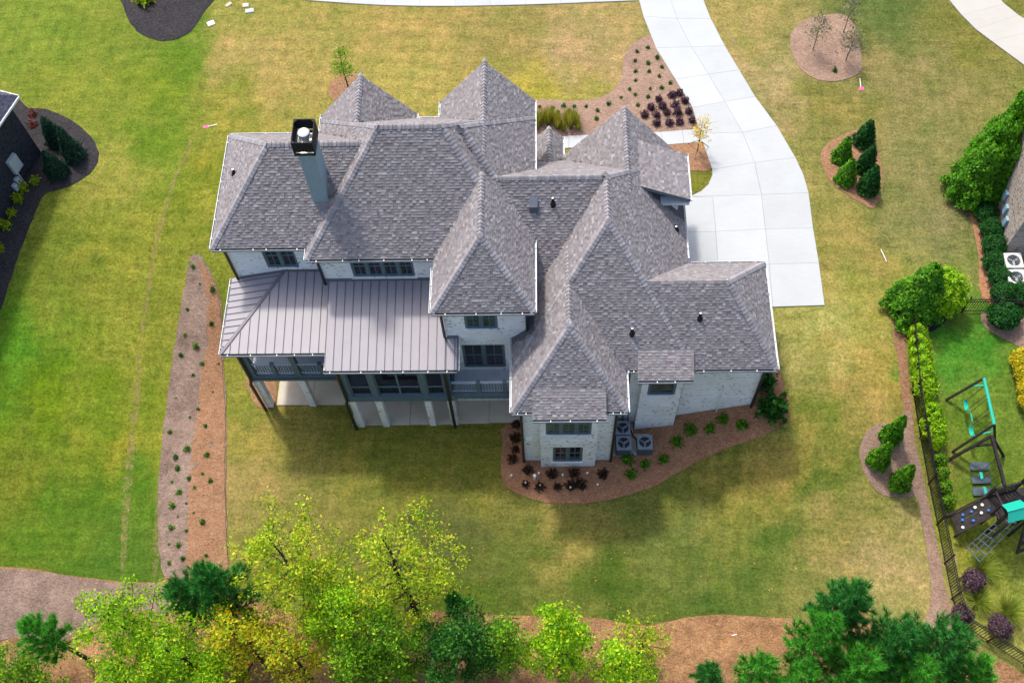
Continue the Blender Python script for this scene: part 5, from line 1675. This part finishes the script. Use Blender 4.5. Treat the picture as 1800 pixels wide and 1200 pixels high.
GRS = [grass_mesh(([(150, 150, 46), (110, 128, 36), (176, 164, 62), (84, 100, 30), (140, 110, 50)], [4, 4, 3, 3, 1]), 260, 0.38, 1.1) for _ in range(2)]
scatter("grass_clump", "tall ornamental grass clump behind the small porch gable", [(-0.46, 38.12), (-0.43, 38.68), (-0.24, 38.40), (0.02, 38.64), (0.21, 38.35), (0.43, 38.67), (0.71, 38.10), (0.74, 38.50), (0.90, 38.26), (1.05, 37.94), (1.25, 38.57), (1.46, 38.13), (1.60, 38.65), (1.78, 38.40), (1.87, 38.00)], GRS, 0.8, 1.1, "grass", "ornamental grasses behind the small porch gable")
GRF = [grass_mesh(([(150, 162, 62), (124, 146, 50), (172, 176, 88), (100, 124, 42)], [4, 4, 3, 2]), 700, 0.85, 0.8)]
scatter("fountain_grass", "feathery pale green grass in the fenced yard", [(19.87, 12.70), (20.21, 14.14), (21.12, 12.18)], GRF, 0.95, 1.15, "grass", "feathery grasses in the fenced yard")

# ---- saplings
def sapling(name, label, x, y, h, r, palette, n, leaf, group=None, stakes=False, bark='bark'):
    root = broadleaf(name, label, x, y, h, r, palette, n, 0.38, leaf, group, 0.035, 0.1, bark)
    if stakes:
        for a in (0.4, 2.3, 4.4):
            MB().tube([(0.02, 0, h * 0.35), (math.cos(a) * 0.7, math.sin(a) * 0.7, 0.0)], 0.02, 5).build("guy_stake", M['bark_grey'], root, False, True)


(x, y, h), = [(8.32, 36.39, 2.72)]
sapling("yellow_sapling", "young tree with golden leaves and guy stakes beside the driveway", x, y, h, 0.5, ([(214, 180, 44), (196, 160, 40), (186, 168, 56), (150, 140, 46)], [4, 4, 3, 2]), 380, 0.10, None, True)
for (x, y, h), l in zip([(15.40, 43.47, 2.76), (17.19, 42.62, 2.40), (17.32, 44.77, 2.80)], ("thin grey green sapling at the left of the round straw island", "thin grey green sapling at the right of the round straw island", "thin grey green sapling at the top of the round straw island")):
    sapling("grey_sapling", l, x, y, h, 0.75, PAL_OLIVE, 420, 0.10, "saplings on the round island", False, 'bark_grey')
(x, y, h), = [(-11.13, 41.21, 3.35)]
o = sheet("mulch_ring", [(x + 1.15 * math.cos(a * 0.785), y + 1.15 * math.sin(a * 0.785)) for a in range(8)], 0.03, M['mulch'], step=0.3, jitter=0.02)
tag(o, "round mulch ring at the foot of the slender young tree", kind="structure")
broadleaf("young_tree", "slender young tree with fresh lime leaves behind the left gable", x, y, h, 0.55, PAL_MID, 800, 0.3, 0.10, trunk_r=0.05)

# ---- woodland edge in the foreground
_T = [(-10.77, 12.50, 5.41), (-6.22, 12.12, 5.90), (-8.53, 10.48, 4.43), (-17.72, 10.12, 4.43), (-15.40, 9.16, 3.94), (-13.04, 9.92, 3.94), (-10.88, 9.16, 3.94), (-6.65, 9.68, 3.94), (-3.61, 9.45, 3.94), (-1.85, 9.76, 3.94), (0.49, 9.65, 4.43), (2.89, 8.69, 3.44), (4.02, 10.04, 2.95), (-23.07, 8.58, 2.95), (-17.23, 8.03, 3.44), (-14.20, 8.17, 2.95), (-9.78, 11.69, 4.43), (-7.91, 9.03, 3.44)]
_B = [("tall yellow green tree at the left of the foreground pair", PAL_LIME, 2.09, 11, 7500, 0.12),
      ("tall yellow green tree at the right of the foreground pair, reaching over the lawn", PAL_LIME, 2.09, 12, 7000, 0.15),
      ("green tree below and between the tall pair", PAL_SPRING, 1.86, 9, 7000, 0.05),
      ("bright lime tree beside the left lawn corner", PAL_SPRING, 1.86, 9, 7500, 0.08),
      ("bright lime tree between the left corner and the golden tree", PAL_SPRING, 1.44, 8, 5200, 0.10),
      ("golden orange tree below the dark pine", PAL_GOLD, 1.44, 8, 5000, 0.10),
      ("sparse olive gold tree right of the golden tree", PAL_GOLD, 1.21, 8, 2600, 0.20),
      ("green tree under the right tall tree", PAL_MID, 1.40, 8, 5500, 0.05),
      ("dense dark green tree at the bottom centre", PAL_DARK, 1.55, 8, 11000, 0.00),
      ("slim green tree beside the dense dark tree", PAL_MID, 0.79, 8, 3000, 0.05),
      ("dense bright lime tree at the bottom centre right", PAL_SPRING, 1.26, 9, 8000, 0.00),
      ("lime tree at the right end of the bright trees", PAL_SPRING, 1.44, 7, 6000, 0.05),
      ("sparse lime treetop standing over the straw bank", PAL_LIME, 0.98, 6, 1300, 0.20),
      ("dark olive tree in the bottom left corner", PAL_MID, 1.35, 6, 6000, 0.00),
      ("bright lime tree in the bottom row left of the golden tree", PAL_SPRING, 1.53, 7, 6500, 0.05),
      ("bright lime tree in the bottom row under the golden tree", PAL_SPRING, 1.21, 6, 4500, 0.05),
      ("yellow green tree under the left tall tree", PAL_LIME, 1.35, 9, 3600, 0.10),
      ("green tree at the bottom edge below the tall pair", PAL_MID, 1.21, 7, 4500, 0.05)]
for (x, y, _z), (l, p, r, h, n, g) in zip(_T, _B):
    broadleaf("broadleaf_tree", l, x, y, h, r * 1.16, p, int(n * 1.0), 0.16, 0.125, "broadleaf trees along the woodland edge", gaps=g)
_T = [(-13.75, 11.69, 5.58), (-15.51, 11.72, 4.34), (-21.36, 10.02, 4.34), (-4.16, 11.92, 2.48), (12.05, 10.95, 5.58), (11.18, 9.98, 4.96), (13.91, 9.52, 4.96), (15.87, 9.48, 4.96), (8.95, 8.92, 3.10), (6.86, 8.89, 2.48), (12.57, 8.69, 4.34), (17.43, 8.77, 3.72), (14.74, 8.47, 4.34), (10.60, 8.64, 3.10)]
_B = [("dark pine in front of the long straw strip", PAL_PINE, 1.35, 9.0),
      ("dark pine at the left of the pair by the straw strip", PAL_PINE, 1.05, 7.0),
      ("small leggy pine with a bare trunk at the bottom left", PAL_PINE2, 0.93, 7.0),
      ("tiny pine between the tall tree and the lawn", PAL_PINE, 0.47, 4.0),
      ("tallest pine of the right hand group", PAL_PINE, 1.21, 9.0),
      ("pine at the left side of the right hand group", PAL_PINE2, 1.12, 8.0),
      ("broad pine in the middle of the right hand group", PAL_PINE, 1.40, 8.0),
      ("broad pine below the fence corner", PAL_PINE, 1.40, 8.0),
      ("low bright pine left of the right hand group", PAL_PINE2, 0.88, 5.0),
      ("small bluish pine on the straw bank", PAL_PINE, 0.60, 4.0),
      ("bright pine at the bottom of the right hand group", PAL_PINE2, 1.35, 7.0),
      ("pine at the far right of the group", PAL_PINE2, 0.98, 6.0),
      ("pine at the bottom between the two broad pines", PAL_PINE2, 1.28, 7.0),
      ("low bright pine at the bottom edge of the group", PAL_PINE2, 0.98, 5.0)]
for (x, y, _z), (l, p, r, h) in zip(_T, _B):
    pine("pine_tree", l, x, y, h + 0.35, r * 1.25, p, "pines along the woodland edge", 0.5 if "leggy" in l else 0.32)

# ------------------------------------------------------------------ condensers and bed fittings
def condenser(x, y, z, label, group, pale=False, s=0.74, h=0.85):
    root = empty("condenser", (x, y, z), label, "air conditioner", group)
    m = M['acpale'] if pale else M['acgrey']
    mt = M['acpale'] if pale else M['actop']
    a = s / 2
    body = MB().box(-a + .02, a - .02, -a + .02, a - .02, 0.03, h - 0.13).build("cabinet", m, root, False, True)
    lv = MB()
    for i in range(9):
        zz = 0.1 + i * (h - 0.24) / 9
        lv.box(-a + .05, a - .05, -a - 0.002, -a + .018, zz, zz + 0.03).box(-a - 0.002, -a + .018, -a + .05, a - .05, zz, zz + 0.03).box(a - .018, a + .002, -a + .05, a - .05, zz, zz + 0.03)
    lv.build("louvres", m, body, False, True)
    t = MB()
    n = 24
    ring = [(0.78 * a * math.cos(6.2832 * i / n), 0.78 * a * math.sin(6.2832 * i / n)) for i in range(n)]
    outr = []
    for cx, cy in ring:
        k = a / max(abs(cx), abs(cy))
        outr.append((cx * k, cy * k))
    for i in range(n):
        j = (i + 1) % n
        t.poly([(*ring[i], h), (*ring[j], h), (*outr[j], h), (*outr[i], h)])
        t.poly([(*ring[i], h), (*ring[j], h), (*ring[j], h - 0.07), (*ring[i], h - 0.07)])
        t.poly([(*outr[i], h), (*outr[j], h), (*outr[j], h - 0.13), (*outr[i], h - 0.13)])
    t.build("top_panel", mt, root, False, True)
    MB().lathe([(0.80 * a, h - 0.10), (0.001, h - 0.099)], 20).build("fan_well", M['black'], root, False, True)
    f = MB().lathe([(0.05, h - 0.09), (0.05, h - 0.06), (0.03, h - 0.05)], 10)
    for i in range(3):
        w = i * 2.094 + 0.5
        f.obox((math.cos(w) * 0.16, math.sin(w) * 0.16, h - 0.075), (math.cos(w) * 0.12, math.sin(w) * 0.12, 0.0), (-math.sin(w) * 0.045, math.cos(w) * 0.045, 0.02), (0, 0, 0.004))
    f.build("fan", M['actop'], root, False, True)
    g = MB()
    for rr in (0.3, 0.5, 0.68):
        g.tube([(rr * a * math.cos(6.2832 * i / 20), rr * a * math.sin(6.2832 * i / 20), h - 0.005) for i in range(21)], 0.004, 4, False)
    g.build("fan_guard", mt, root, False, True)


pad = sheet("equipment_pad", [(3.17, 19.94), (3.14, 20.86), (3.49, 21.69), (4.34, 21.64), (4.32, 21.09), (5.11, 21.04), (5.16, 20.22), (4.21, 19.90)], 0.13, M['patio'], step=0.4, smooth=0, skirt=0.3)
tag(pad, "small concrete pad under the three condensers", kind="structure")
for (x, y, z), l in zip([(3.77, 21.07, 0.95), (3.79, 20.27, 0.95), (4.83, 20.30, 0.95)], ("grey condenser tucked in the corner against the tower wall", "grey condenser at the front left of the pad", "grey condenser standing alone at the right of the pad")):
    condenser(x, y, ground_height(x, y) + 0.14, l, "condensers behind the house")
hz = ground_height(4.2, 21.2) + 0.15
o = MB().tube([(4.02, 21.66, 1.5), (4.02, 21.55, 1.45), (4.05, 21.4, 0.9), (4.3, 21.0, hz + 0.05), (4.6, 20.6, hz)], 0.035, 6).build("refrigerant_line", M['black'])
tag(o, "black insulated pipe running from the wall to the lone condenser", "pipe")
for i, (x, y) in enumerate([(-1.78, 18.87), (-1.07, 18.48), (-0.42, 18.99), (-0.37, 18.33), (0.76, 18.89), (1.13, 18.23), (1.98, 18.98), (2.47, 18.38)]):
    z = ground_height(x, y) + 0.06
    o = MB().lathe([(0.02, 0), (0.02, 0.12), (0.055, 0.14), (0.055, 0.22), (0.02, 0.24)], 8, (x, y, z)).build("bed_light", M['white'])
    tag(o, ranked("small white capped stub in the red mulch bed", i, 8), "light", "white stubs in the red mulch bed")
(x, y, h), = [(-0.62, 18.72, 0.87)]
o = MB().lathe([(0.06, -0.1), (0.06, 0.55), (0.08, 0.56), (0.08, 0.62), (0.03, 0.63)], 10, (x, y, ground_height(x, y))).build("standpipe", M['white'])
tag(o, "taller white pipe standing in the red mulch bed", "pipe")

# ------------------------------------------------------------------ flags, lids, stakes
def lid(px, label, mat, sx, sy, h, rz=0.3):
    x, y = px
    o = MB().box(-sx / 2, sx / 2, -sy / 2, sy / 2, -0.05, h).box(-sx / 2 + .04, sx / 2 - .04, -sy / 2 + .04, sy / 2 - .04, h, h + 0.015).build("ground_box", M[mat])
    o.location = (x, y, ground_height(x, y)); o.rotation_euler = (0, 0, rz)
    tag(o, label, "ground box")


lid([(-19.80, 46.39)][0], "white utility lid in the grass beside the upper black bed", 'white', 0.42, 0.34, 0.06, 0.5)
lid([(-17.59, 47.35)][0], "green grey utility lid at the top of the lawn", 'meter', 0.5, 0.3, 0.06, 0.2)
lid([(-17.89, 47.82)][0], "tan utility lid above the green one", 'patio', 0.36, 0.3, 0.05, 0.1)
lid([(-18.94, 47.89)][0], "flat tan stone in the grass at the top", 'patio', 0.4, 0.22, 0.05, 0.8)


def stake(px0, label, L, tilt, flag=None):
    x, y = px0
    root = empty("marker_stake", (x, y, ground_height(x, y)), label, "stake")
    d = Vector((math.cos(tilt), math.sin(tilt), 0.25)).normalized()
    MB().tube([(0, 0, 0.02), d * L], 0.022, 6).build("rod", M['white'], root, False, True)
    if flag:
        e = -d * 0.12 + Vector((0, 0, 0.06))
        MB().obox(e, (0.16, 0.02, 0), (0.01, 0.08, 0.02), (0, 0, 0.006)).build("flag", M[flag], root, False, True)


stake([(-18.87, 38.60)][0], "pink marker flag lying in the left lawn by the left wing", 0.55, 0.1, 'pink')
stake([(17.74, 40.68)][0], "white stake with red foot below the round straw island", 0.55, 1.57, 'pink')
stake([(17.38, 29.20)][0], "white stake on the lot line near the driveway end", 0.7, 1.9)
stake([(8.36, 11.10)][0], "pink ribbon marker lying on the straw bank", 0.3, 0.2, 'pink')

# fallen leaves strewn over the grass, too many to count
n = 220
P = np.stack([RNG.uniform(-30, 20, n), RNG.uniform(11, 48, n), np.zeros(n)], 1)
P[:n // 2, 0] = RNG.uniform(-14, 14, n // 2); P[:n // 2, 1] = RNG.uniform(11, 19, n // 2)
for q in P: q[2] = ground_height(q[0], q[1]) + 0.035
o = link("fallen_leaves", poly_mesh("fallen_leaves", leaf_quads(P, 0.085, 3.0), pal([(196, 140, 60), (170, 110, 50), (190, 166, 100), (150, 90, 44), (200, 190, 160)], [4, 4, 3, 3, 1], n), M['leaf']))
tag(o, "scattered tan and orange fallen leaves on the lawn", "leaves", kind="stuff")

# ------------------------------------------------------------------ black metal fence
PICK = MB().box(-0.011, 0.011, -0.011, 0.011, 0.06, 1.36).mesh("picket", M['iron'])
POST = MB().box(-0.035, 0.035, -0.035, 0.035, -0.2, 1.48).mesh("post", M['iron'])


def fence(label, line, spacing=0.125, post_gap=2.2):
    x0, y0 = line[0]
    root = empty("metal_fence", (x0, y0, ground_height(x0, y0)), label, "fence", None)
    off = -Vector(root.location)
    acc = 0.0
    nextp = 0.0
    for (ax, ay), (bx, by) in zip(line, line[1:]):
        A, B = Vector((ax, ay, ground_height(ax, ay))), Vector((bx, by, ground_height(bx, by)))
        L = (B - A).length
        for zz in (0.14, 1.06, 1.26):
            MB().bar(A + Vector((0, 0, zz)), B + Vector((0, 0, zz)), 0.035, 0.04).build("rail", M['iron'], root)
        t = nextp
        while t < L:
            P = A.lerp(B, t / L)
            o = link("picket", PICK, root, True)
            o.location = P + off
            o.rotation_euler = (0, 0, math.atan2(by - ay, bx - ax))
            t += spacing
        nextp = t - L
        n = max(1, round(L / post_gap))
        for i in range(n):
            P = A.lerp(B, i / n)
            o = link("post", POST, root, True)
            o.location = P + off
            o.rotation_euler = (0, 0, math.atan2(by - ay, bx - ax))
    P = B
    o = link("post", POST, root, True); o.location = P + off


fence("black metal picket fence running down the side of the right hand yard", [(17.86, 26.16), (17.71, 24.04), (17.69, 22.11), (17.90, 20.02), (18.18, 17.99), (18.45, 16.16), (18.62, 14.41), (18.71, 12.78), (18.90, 11.63)])
fence("black metal picket fence slanting away at the bottom right corner", [(18.94, 11.58), (19.96, 10.84), (21.40, 9.76), (22.72, 8.83)])
fence("short black metal fence joining the yard to the tan house", [(17.97, 26.19), (19.20, 26.18), (20.59, 26.20), (21.98, 26.18), (23.62, 26.07)])

# ------------------------------------------------------------------ play equipment in the fenced yard
def seg(mb, a, b, w=0.09):
    mb.bar(a, b, w)


def gpt(p, z=0.0): return Vector((p[0], p[1], ground_height(*p) + z))


sw = [(20.27, 21.80, 2.28), (20.40, 19.60, 2.75)]
feet = [(19.26, 21.75), (21.30, 21.82), (19.40, 19.40), (21.44, 19.80)]
a, b = [Vector((p[0], p[1], ground_height(p[0], p[1]) + p[2])) for p in sw]
root = empty("swing_set", (a.x, a.y, ground_height(a.x, a.y)), "swing set with a green top bar and dark sloping legs", "swing set")
MB().tube([a, b], 0.075, 10).build("top_bar", M['green'], root)
for top, fs in ((a, feet[:2]), (b, feet[2:])):
    for f in fs:
        MB().bar(top, gpt(f), 0.09).build("leg", M['playwood'], root)
    m0, m1 = top.lerp(gpt(fs[0]), 0.35), top.lerp(gpt(fs[1]), 0.35)
    MB().bar(m0, m1, 0.06).build("cross_brace", M['green'], root)
side = Vector((0, 0, 1)).cross(b - a).normalized()
if side.x > 0: side = -side
for k, (t, q) in enumerate(((0.25, 0.35), (0.52, 0.25), (0.82, 0.35))):
    s0, s1 = a.lerp(b, t - 0.1), a.lerp(b, t + 0.1)
    d = Vector((0, 0, -1.65)) + side * q
    MB().tube([s0, s0 + d], 0.014, 5).tube([s1, s1 + d], 0.014, 5).build("chain", M['rope'], root)
    c = (s0 + s1) / 2 + d
    ax = (b - a).normalized()
    if k == 1: MB().bar(c - ax * 0.25, c + ax * 0.25, 0.05).build("trapeze_bar", M['green'], root)
    else:
        st = MB()
        for i in range(6):
            w0, w1 = -0.25 + i / 12, -0.25 + (i + 1) / 12
            st.poly([c + ax * w0 + side * 0.1 - Vector((0, 0, 0.12 * (1 - (w0 * 4) ** 2))), c + ax * w1 + side * 0.1 - Vector((0, 0, 0.12 * (1 - (w1 * 4) ** 2))), c + ax * w1 - side * 0.1 - Vector((0, 0, 0.12 * (1 - (w1 * 4) ** 2))), c + ax * w0 - side * 0.1 - Vector((0, 0, 0.12 * (1 - (w0 * 4) ** 2)))])
        st.build("swing_seat", M['green'], root)

for i, (p, l) in enumerate(zip([(20.62, 18.76), (20.66, 18.17), (20.67, 17.64)], ("top rubber mat under the play beam", "middle rubber mat of the three in the grass", "rubber mat nearest the wooden play tower"))):
    o = MB().box(-0.46, 0.46, -0.22, 0.22, 0.0, 0.05).box(-0.42, 0.42, -0.18, 0.18, 0.05, 0.056).build("rubber_mat", M['rubber'])
    o.location = gpt(p, 0.01); o.rotation_euler = (0, 0, 0.02)
    tag(o, l, "mat", "rubber mats in the fenced yard")

# wooden tower: deck corners, then everything hangs on that frame
(A, B, Cc, D) = [Vector((p[0], p[1], 0)) for p in [(20.32, 16.94, 1.50), (21.30, 17.18, 1.50), (21.47, 16.43, 1.50), (20.49, 16.17, 1.50)]]
u = ((B - A) + (Cc - D)).normalized(); u.z = 0; u.normalize()
v = Vector((u.y, -u.x, 0))
if v.y > 0: v = -v
O = A
gz = ground_height(O.x, O.y)
Lx, Ly = 1.35, 1.25
pt = lambda s, t, z: O + u * s + v * t + Vector((0, 0, gz + z))
root = empty("play_tower", (O.x, O.y, gz), "dark timber play tower with a green roof, climbing wall and net", "playset")
for i in range(9):
    MB().obox(pt((i + 0.5) * Lx / 9, Ly / 2, 1.5), u * (Lx / 9 * 0.46), v * Ly / 2, (0, 0, 0.025)).build("deck_plank", M['playwood'], root)
for s, t, z in ((0, 0, 2.7), (0, Ly, 2.5), (Lx, 0, 2.9), (Lx, Ly, 2.6), (2 * Lx, 0, 2.6), (2 * Lx, Ly, 2.6)):
    MB().bar(pt(s, t, -0.1), pt(s, t, z), 0.11).build("post", M['playwood'], root)
for s0, t0, s1, t1, z in ((0, 0, Lx, 0, 2.45), (0, 0, 0, Ly, 2.45), (Lx, 0, Lx, Ly, 2.55), (0, Ly, Lx, Ly, 2.3), (0, 0, Lx, 0, 1.65), (Lx, 0, 2 * Lx, 0, 2.3), (2 * Lx, 0, 2 * Lx, Ly, 2.3), (Lx, Ly, 2 * Lx, Ly, 2.2)):
    MB().bar(pt(s0, t0, z), pt(s1, t1, z), 0.09, 0.09).build("beam", M['playwood'], root)
for i in range(7):
    MB().bar(pt(0.15 + i * 0.17, 0, 1.55), pt(0.15 + i * 0.17, 0, 2.42), 0.07, 0.02).build("slat", M['playwood'], root)
MB().obox(pt(1.5 * Lx, Ly / 2, 1.45), u * Lx / 2, v * Ly / 2, (0, 0, 0.03)).build("deck", M['playwood'], root)
# roof
k = [Vector((p[0], p[1], gz + 2.7)) for p in [(20.38, 16.11, 2.70), (21.24, 16.35, 2.70), (21.55, 15.52, 2.70), (20.49, 15.26, 2.70)]]
m0, m1 = (k[0] + k[3]) / 2 + Vector((0, 0, 0.38)), (k[1] + k[2]) / 2 + Vector((0, 0, 0.38))
MB().poly([k[0], k[1], m1, m0]).poly([k[3], k[2], m1, m0]).build("canopy", M['green'], root)
MB().bar(m0 + (m0 - m1) * 0.04, m1 + (m1 - m0) * 0.04, 0.06).build("ridge_pole", M['green'], root)
for q in k:
    MB().bar((q.x, q.y, gz), q, 0.09).build("post", M['playwood'], root)
# climbing wall, two boards with holds
w0, w1 = (0.0, 0.05), (0.0, 0.80)
foot = 1.45
for k in range(2):
    t0 = 0.02 + k * 0.42
    MB().poly([pt(0, t0, 1.5), pt(0, t0 + 0.40, 1.5), pt(-foot, t0 + 0.55, 0.25), pt(-foot, t0 + 0.15, 0.25)]).poly([pt(0, t0, 1.45), pt(0, t0 + 0.40, 1.45), pt(-foot, t0 + 0.55, 0.20), pt(-foot, t0 + 0.15, 0.20)]).build("climbing_board", M['playwood'], root)
for t in (-0.04, 0.90):
    MB().bar(pt(0, t, 1.56), pt(-foot - 0.1, t + 0.15, 0.22), 0.09, 0.12).build("climbing_rail", M['playwood'], root)
    MB().bar(pt(-foot, t + 0.15, 0.35), pt(-foot - 0.12, t + 0.2, -0.05), 0.09).build("climbing_leg", M['playwood'], root)
for i, (f, t, c) in enumerate(((0.2, 0.25, 'white'), (0.3, 0.55, 'white'), (0.38, 0.2, 'white'), (0.5, 0.3, 'blue'), (0.55, 0.7, 'blue'), (0.72, 0.25, 'blue'), (0.78, 0.45, 'blue'), (0.85, 0.75, 'white'), (0.12, 0.6, 'blue'))):
    c0 = pt(-foot * f, t + 0.15 * f, 1.5 - 1.25 * f + 0.03)
    MB().lathe([(0.075, 0), (0.07, 0.05), (0.03, 0.08)], 8, tuple(c0)).build("climbing_hold", M[c], root)
# net
nt = MB()
n0 = [pt(0.05, Ly - 0.1, 1.45), pt(0.75, Ly + 0.25, 1.45)]
n1 = [pt(-1.25, Ly + 0.45, 0.05), pt(-1.0, Ly + 1.25, 0.05)]
for i in range(7):
    f = i / 6
    nt.bar(n0[0].lerp(n1[0], f), n0[1].lerp(n1[1], f), 0.05 if i in (0, 6) else 0.035)
for i in range(5):
    f = i / 4
    nt.bar(n0[0].lerp(n0[1], f), n1[0].lerp(n1[1], f), 0.03)
nt.build("climbing_net", M['acgrey'], root)
# ladder and slide
l0, l1 = pt(Lx * 1.05, Ly + 0.05, 1.5), pt(Lx * 1.55, Ly + 0.05, 1.5)
lf = u * -0.55 + v * 1.25
for p in (l0, l1):
    q = p + lf; q.z = gz
    MB().bar(p, q, 0.11).build("ladder_rail", M['playwood'], root)
for i in range(5):
    f = 0.15 + i * 0.2
    p = l0 + lf * f; p.z = gz + 1.5 * (1 - f)
    q = l1 + lf * f; q.z = p.z
    MB().bar(p, q, 0.16, 0.04).build("ladder_step", M['playwood'], root)
sl = MB()
for i in range(8):
    f0, f1 = i / 8, (i + 1) / 8
    zf = lambda f: 1.45 * (1 - f) ** 1.3 + 0.12
    for t0, t1, h0, h1 in ((0.2, 0.75, 0, 0), (0.2, 0.2, 0, 0.18), (0.75, 0.75, 0, 0.18)):
        sl.poly([pt(2 * Lx + f0 * 2, t0 + 0.3, zf(f0) + h0), pt(2 * Lx + f0 * 2, t1 + 0.3, zf(f0) + h1), pt(2 * Lx + f1 * 2, t1 + 0.3, zf(f1) + h1), pt(2 * Lx + f1 * 2, t0 + 0.3, zf(f1) + h0)])
sl.build("slide", M['green'], root)
# swing beam leaving the tower
sb = [(20.34, 19.20, 2.50), (20.77, 17.08, 2.50)]
p0, p1 = [Vector((p[0], p[1], ground_height(p[0], p[1]) + 2.5)) for p in sb]
root = empty("swing_beam", (p0.x, p0.y, ground_height(p0.x, p0.y)), "dark timber swing beam on an A frame beside the play tower", "swing set")
MB().bar(p0, p1, 0.13).build("beam", M['playwood'], root)
ft = [(19.21, 19.05), (21.80, 19.21)]
for f in ft: MB().bar(p0, gpt(f), 0.12).build("leg", M['playwood'], root)
MB().bar(p0.lerp(gpt(ft[0]), 0.4), p0.lerp(gpt(ft[1]), 0.4), 0.1).build("cross_brace", M['playwood'], root)
for t in (0.45, 0.75):
    s = p0.lerp(p1, t)
    MB().tube([s, s + Vector((-0.25, -0.1, -1.5))], 0.014, 5).tube([s + Vector((0, -0.35, 0)), s + Vector((-0.25, -0.45, -1.5))], 0.014, 5).build("chain", M['rope'], root)
    MB().bar(s + Vector((-0.25, -0.1, -1.5)), s + Vector((-0.25, -0.45, -1.5)), 0.12, 0.04).build("swing_seat", M['green'], root)

# ------------------------------------------------------------------ neighbouring houses
def prism_house(name, label, corner, d1, L1, d2, L2, hw, mat, rmat, over=0.45, pitch=0.9):
    """corner, two horizontal directions and lengths; walls, hip roof with gutters"""
    cz = ground_height(*corner)
    root = empty(name, (corner[0], corner[1], cz), label, "house")
    c = Vector((corner[0], corner[1], 0)); d1 = Vector((*d1, 0)).normalized(); d2 = Vector((*d2, 0)).normalized()
    q = [c, c + d1 * L1, c + d1 * L1 + d2 * L2, c + d2 * L2]
    for a, b in zip(q, q[1:] + q[:1]):
        MB().poly([(a.x, a.y, cz - 1.5), (b.x, b.y, cz - 1.5), (b.x, b.y, cz + hw), (a.x, a.y, cz + hw)]).build("wall", M[mat], root)
    r = [c - (d1 + d2) * over, c + d1 * (L1 + over) - d2 * over, c + d1 * (L1 + over) + d2 * (L2 + over), c + d2 * (L2 + over) - d1 * over]
    Z = cz + hw + 0.02
    half = min(L1, L2) / 2 + over
    if L1 > L2:
        ra = c + d1 * (half - over) + d2 * (L2 / 2); rb = c + d1 * (L1 - half + over) + d2 * (L2 / 2)
        fac = [(r[0], r[1], rb, ra), (r[2], r[3], ra, rb), (r[3], r[0], ra), (r[1], r[2], rb)]
    else:
        ra = c + d2 * (half - over) + d1 * (L1 / 2); rb = c + d2 * (L2 - half + over) + d1 * (L1 / 2)
        fac = [(r[3], r[0], ra, rb), (r[1], r[2], rb, ra), (r[0], r[1], ra), (r[2], r[3], rb)]
    dk, sh = MB(), MB()
    for f in fac:
        P = [Vector((p.x, p.y, Z + (half * pitch if p in (ra, rb) else 0.0))) for p in f]
        dk.poly(P)
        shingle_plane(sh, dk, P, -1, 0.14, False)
    dk.poly([(p.x, p.y, Z - 0.04) for p in r])
    ro = dk.build("roof", M['felt'], root)
    so = sh.build("shingles", M['shingle'], ro); so["kind"] = "stuff"
    for a, b in zip(r, r[1:] + r[:1]):
        MB().bar((a.x, a.y, Z - 0.06), (b.x, b.y, Z - 0.06), 0.13, 0.12).build("gutter", M[rmat], root)
    return root, cz, c, d1, d2


(ca,) = [(-27.97, 36.89)]
(cb,) = [(-29.44, 32.28)]
hb = [(-27.97, 36.89, 3.66)][0][2]
dl = (cb[0] - ca[0], cb[1] - ca[1])
dn = (dl[1], -dl[0])
if dn[0] > 0: dn = (-dn[0], -dn[1])
SH_SAVE = SH_PAL[:]
SH_PAL[:] = [c * np.array([0.34, 0.38, 0.52]) for c in SH_SAVE]
nh, cz, c, d1, d2 = prism_house("neighbour_house", "dark brick neighbouring house at the left edge with a white gutter", ca, dl, 30, dn, 12, hb + 0.75, 'brick_dark', 'clip')
SH_PAL[:] = SH_SAVE
n = Vector((-d2.x, -d2.y, 0))
for s, z, sx, sz, nm, mt in ((1.9, 1.5, 0.35, 0.5, "electric_panel", 'meter'), (2.35, 0.5, 0.14, 0.3, "gas_meter", 'meter'), (2.7, 0.45, 0.12, 0.22, "gas_regulator", 'meter')):
    MB().obox(c + d1 * s + n * 0.12 + Vector((0, 0, cz + z)), d1 * sx, n * 0.1, (0, 0, sz)).build(nm, M[mt], nh)
MB().tube([c + d1 * 2.1 + n * 0.15 + Vector((0, 0, cz + 1.0)), c + d1 * 2.1 + n * 0.15 + Vector((0, 0, cz - 0.1))], 0.04, 6).build("conduit", M['meter'], nh)

(ca,) = [(23.23, 29.56)]
(cb,) = [(23.52, 33.16)]
dl = (cb[0] - ca[0], cb[1] - ca[1])
dn = (-dl[1], dl[0])
if dn[0] < 0: dn = (-dn[0], -dn[1])
nh, cz, c, d1, d2 = prism_house("neighbour_house", "tan brick neighbouring house at the right edge behind the shrubs", ca, dl, 5.2, dn, 12, 6.2, 'brick_tan', 'clip', 0.4, 0.8)
n = Vector((-d2.x, -d2.y, 0))
for k, (s, z) in enumerate(((1.2, 1.2), (1.8, 1.4), (2.5, 1.6), (3.4, 1.2))):
    MB().obox(c + d1 * s + n * 0.08 + Vector((0, 0, cz + z)), d1 * 0.14, n * 0.06, (0, 0, 0.28)).build("meter_box", M['shutter'], nh)
m = Vector((-d1.x, -d1.y, 0))
for i, p in enumerate([(23.28, 28.58), (23.22, 27.61)]):
    condenser(p[0], p[1], ground_height(*p) + 0.05, ("pale condenser at the corner of the tan house", "pale condenser just above the fence by the tan house")[i], "condensers by the tan house", True, 0.85, 0.95)
